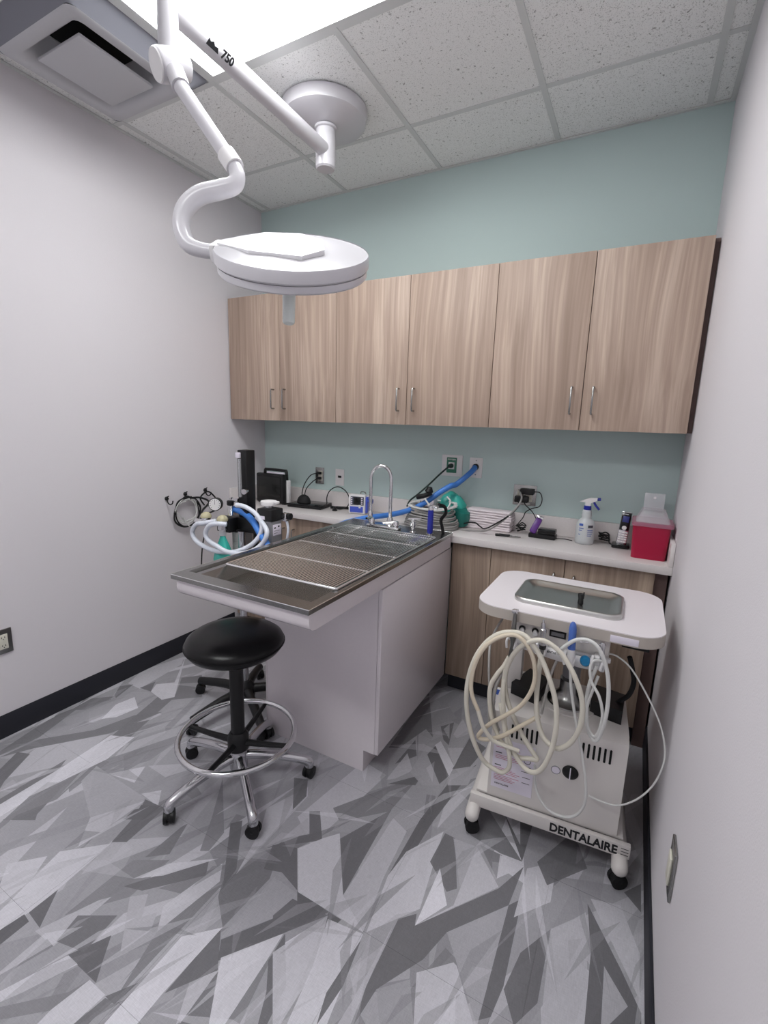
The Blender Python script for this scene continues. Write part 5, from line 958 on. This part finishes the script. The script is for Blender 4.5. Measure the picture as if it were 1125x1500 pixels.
# nail trimmer / scissors
sc = thing('nail_trimmer', 'black-handled nail trimmer lying on the worktop edge', 'tool', (1.86, -.215, CT + .006))
B().tube([(1.80, -.225, CT + .007), (1.84, -.218, CT + .008), (1.875, -.213, CT + .008)], .0068, 8, smooth=4).build('handle', 'black', sc)
B().tube([(1.815, -.195, CT + .006), (1.85, -.205, CT + .007), (1.885, -.213, CT + .007)], .0045, 8, smooth=4).build('handle', 'steel', sc)
b = B(); b.prism([(1.87, -.22, CT + .005), (1.925, -.216, CT + .005), (1.93, -.208, CT + .005), (1.87, -.204, CT + .005)], (0, 0, .004)); b.build('blade', 'steel', sc, smooth=False)
# spray bottle
sb = thing('spray_bottle', 'clear spray bottle with white head and blue trigger on worktop', 'bottle', (2.225, -.11, CT)); ox_, oy_ = 2.225, -.11
B().lathe([(.04, 0), (.044, .004), (.045, .02), (.045, .085), (.044, .1), (.036, .118), (.024, .128), (.021, .135), (.025, .145), (.021, .153), (.023, .162), (.019, .17), (.017, .175)], (ox_, oy_, CT), n=36).build('body', 'bottle', sb, ang=60)
B().lathe([(.0175, .172), (.0185, .175), (.0175, .192), (.014, .194)], (ox_, oy_, CT), n=24).build('collar', 'blue_deep', sb)
b = B(); b.prism([(ox_ - .012, oy_ - .009, CT + .194), (ox_ + .012, oy_ - .009, CT + .194), (ox_ + .014, oy_ - .009, CT + .208), (ox_ + .04, oy_ - .009, CT + .222), (ox_ + .042, oy_ - .009, CT + .236), (ox_ + .01, oy_ - .009, CT + .234), (ox_ - .02, oy_ - .009, CT + .222), (ox_ - .038, oy_ - .009, CT + .212), (ox_ - .012, oy_ - .009, CT + .21)], (0, .018, 0)); b.build('head', 'white_plastic', sb, ang=30)
b = B(); b.lathe([(.008, 0), (.008, .014), (.005, .016)], (ox_ + .041, oy_, CT + .229), (1, 0, .15), n=14); b.build('nozzle', 'blue_deep', sb)
b = B(); b.tube([(ox_ + .026, oy_, CT + .214), (ox_ + .036, oy_, CT + .198), (ox_ + .054, oy_, CT + .178)], .0052, 8, smooth=4); b.build('trigger', 'blue_deep', sb)
for (a0, a1, z_, h_, mm) in ((-125, -100, .095, .012, 'ink_blue'), (-125, -95, .08, .004, 'ink_blue'), (-125, -105, .07, .004, 'ink_blue'), (-70, -38, .088, .013, 'lcd'), (-72, -36, .072, .004, 'ink_blue'), (-72, -36, .064, .003, 'ink_blue'), (-72, -40, .056, .003, 'ink_blue'), (-72, -44, .046, .003, 'ink_blue'), (-125, -112, .05, .003, 'ink_blue')):
    b = B(); vs = []
    for k in range(6):
        a = math.radians(a0 + (a1 - a0) * k / 5); vs.append((b.bm.verts.new((ox_ + .0456 * math.cos(a), oy_ + .0456 * math.sin(a), CT + z_)), b.bm.verts.new((ox_ + .0456 * math.cos(a), oy_ + .0456 * math.sin(a), CT + z_ + h_))))
    for p_, q_ in zip(vs, vs[1:]): b.bm.faces.new((p_[0], q_[0], q_[1], p_[1]))
    b.build('label_print', mm, sb)
tag(B().tube(coil((2.315, -.05, CT + .012), .024, 3.3, 0, 7, .25, 16, 'z', .7), .0036, 6, smooth=5).build('cord_tangle', 'rubber'), 'black cord tangle between spray bottle and cordless phone', 'cord')
tag(B().tube([(2.30, -.06, CT + .02), (2.315, -.06, CT + .045), (2.335, -.06, CT + .04), (2.34, -.07, CT + .01), (2.355, -.09, CT + .008)], .003, 6).build('phone_cord', 'rubber'), 'black cord loop plugged into the phone dock', 'cord')
# phone
ph = thing('cordless_phone', 'black and silver cordless phone standing upright in its dock', 'phone', (2.393, -.09, CT))
B().box(2.352, 2.432, -.13, -.055, CT, CT + .02, .006).build('dock', 'black_gloss', ph)
RM = Matrix.Translation((2.393, -.098, CT + .015)) @ Matrix.Rotation(math.radians(4), 4, 'Y') @ Matrix.Rotation(math.radians(-10), 4, 'X')
def pho(b, n_, m): b.xf(RM); return b.build(n_, m, ph)
pho(B().box(-.0235, .0235, -.009, .009, 0, .165, .006), 'handset', 'alu'); pho(B().box(-.021, .021, -.0105, -.009, .072, .16, .0005), 'front_glass', 'black_gloss')
pho(B().box(-.014, .014, -.0112, -.0105, .112, .142, .0003), 'screen', 'lcd_on'); pho(B().lathe([(.0105, 0), (.009, .0015)], (0, -.0105, .084), (0, -1, 0), n=20), 'round_button', 'white_plastic')
pho(B().box(-.008, .008, -.0112, -.0105, .15, .153), 'earpiece', 'alu')
for r_i in range(5):
    for c_i in range(3): pho(B().box(-.019 + c_i * .0135, -.0075 + c_i * .0135, -.0105, -.009, .012 + r_i * .0115, .019 + r_i * .0115, .0006, 1), 'key', 'white_plastic')
# sharps container
sh = thing('sharps_container', 'red sharps container with clear flip lid at the right wall', 'container', (2.51, -.2, CT))
b = B(); x0, x1, y0, y1 = 2.44, 2.578, -.272, -.105
def tub(b, x0, x1, y0, y1, z0, z1, fl, rd=.015, cap=(True, True)):
    lo = [b.bm.verts.new(p) for p in rrect(x0, x1, y0, y1, rd, z0, 5)]; hi = [b.bm.verts.new(p) for p in rrect(x0 - fl, x1 + fl, y0 - fl, y1 + fl, rd, z1, 5)]
    for k in range(len(lo)): b.bm.faces.new((lo[k], lo[(k + 1) % len(lo)], hi[(k + 1) % len(lo)], hi[k]))
    if cap[0]: b.bm.faces.new(lo[::-1])
    if cap[1]: b.bm.faces.new(hi)
tub(b, x0, x1, y0, y1, CT, CT + .150, .007, .018); b.build('bin', 'red', sh, ang=40)
b = B(); tub(b, x0 - .012, x1 + .016, y0 - .012, y1 + .012, CT + .1505, CT + .166, 0, .02); b.build('lid_rim', 'red_clear', sh, ang=40)
b = B(); tub(b, x0 + .002, x1 + .002, y0 + .006, y1 + .006, CT + .1665, CT + .215, -.02, .02); b.build('lid_dome', 'clear', sh, ang=40)
b = B(); b.box(2.468, 2.552, -.128, -.124, CT + .205, CT + .285, .001); b.xf(rot_about((2.5, -.125, CT + .2), math.radians(-8), 'X')); b.build('flap', 'clear', sh)
b = B(); b.lathe([(.006, 0), (.006, .004)], (2.51, -.135, CT + .265), (0, -1, 0), n=14); b.build('flap_catch', 'white_plastic', sh)
print('objects', len(bpy.data.objects))
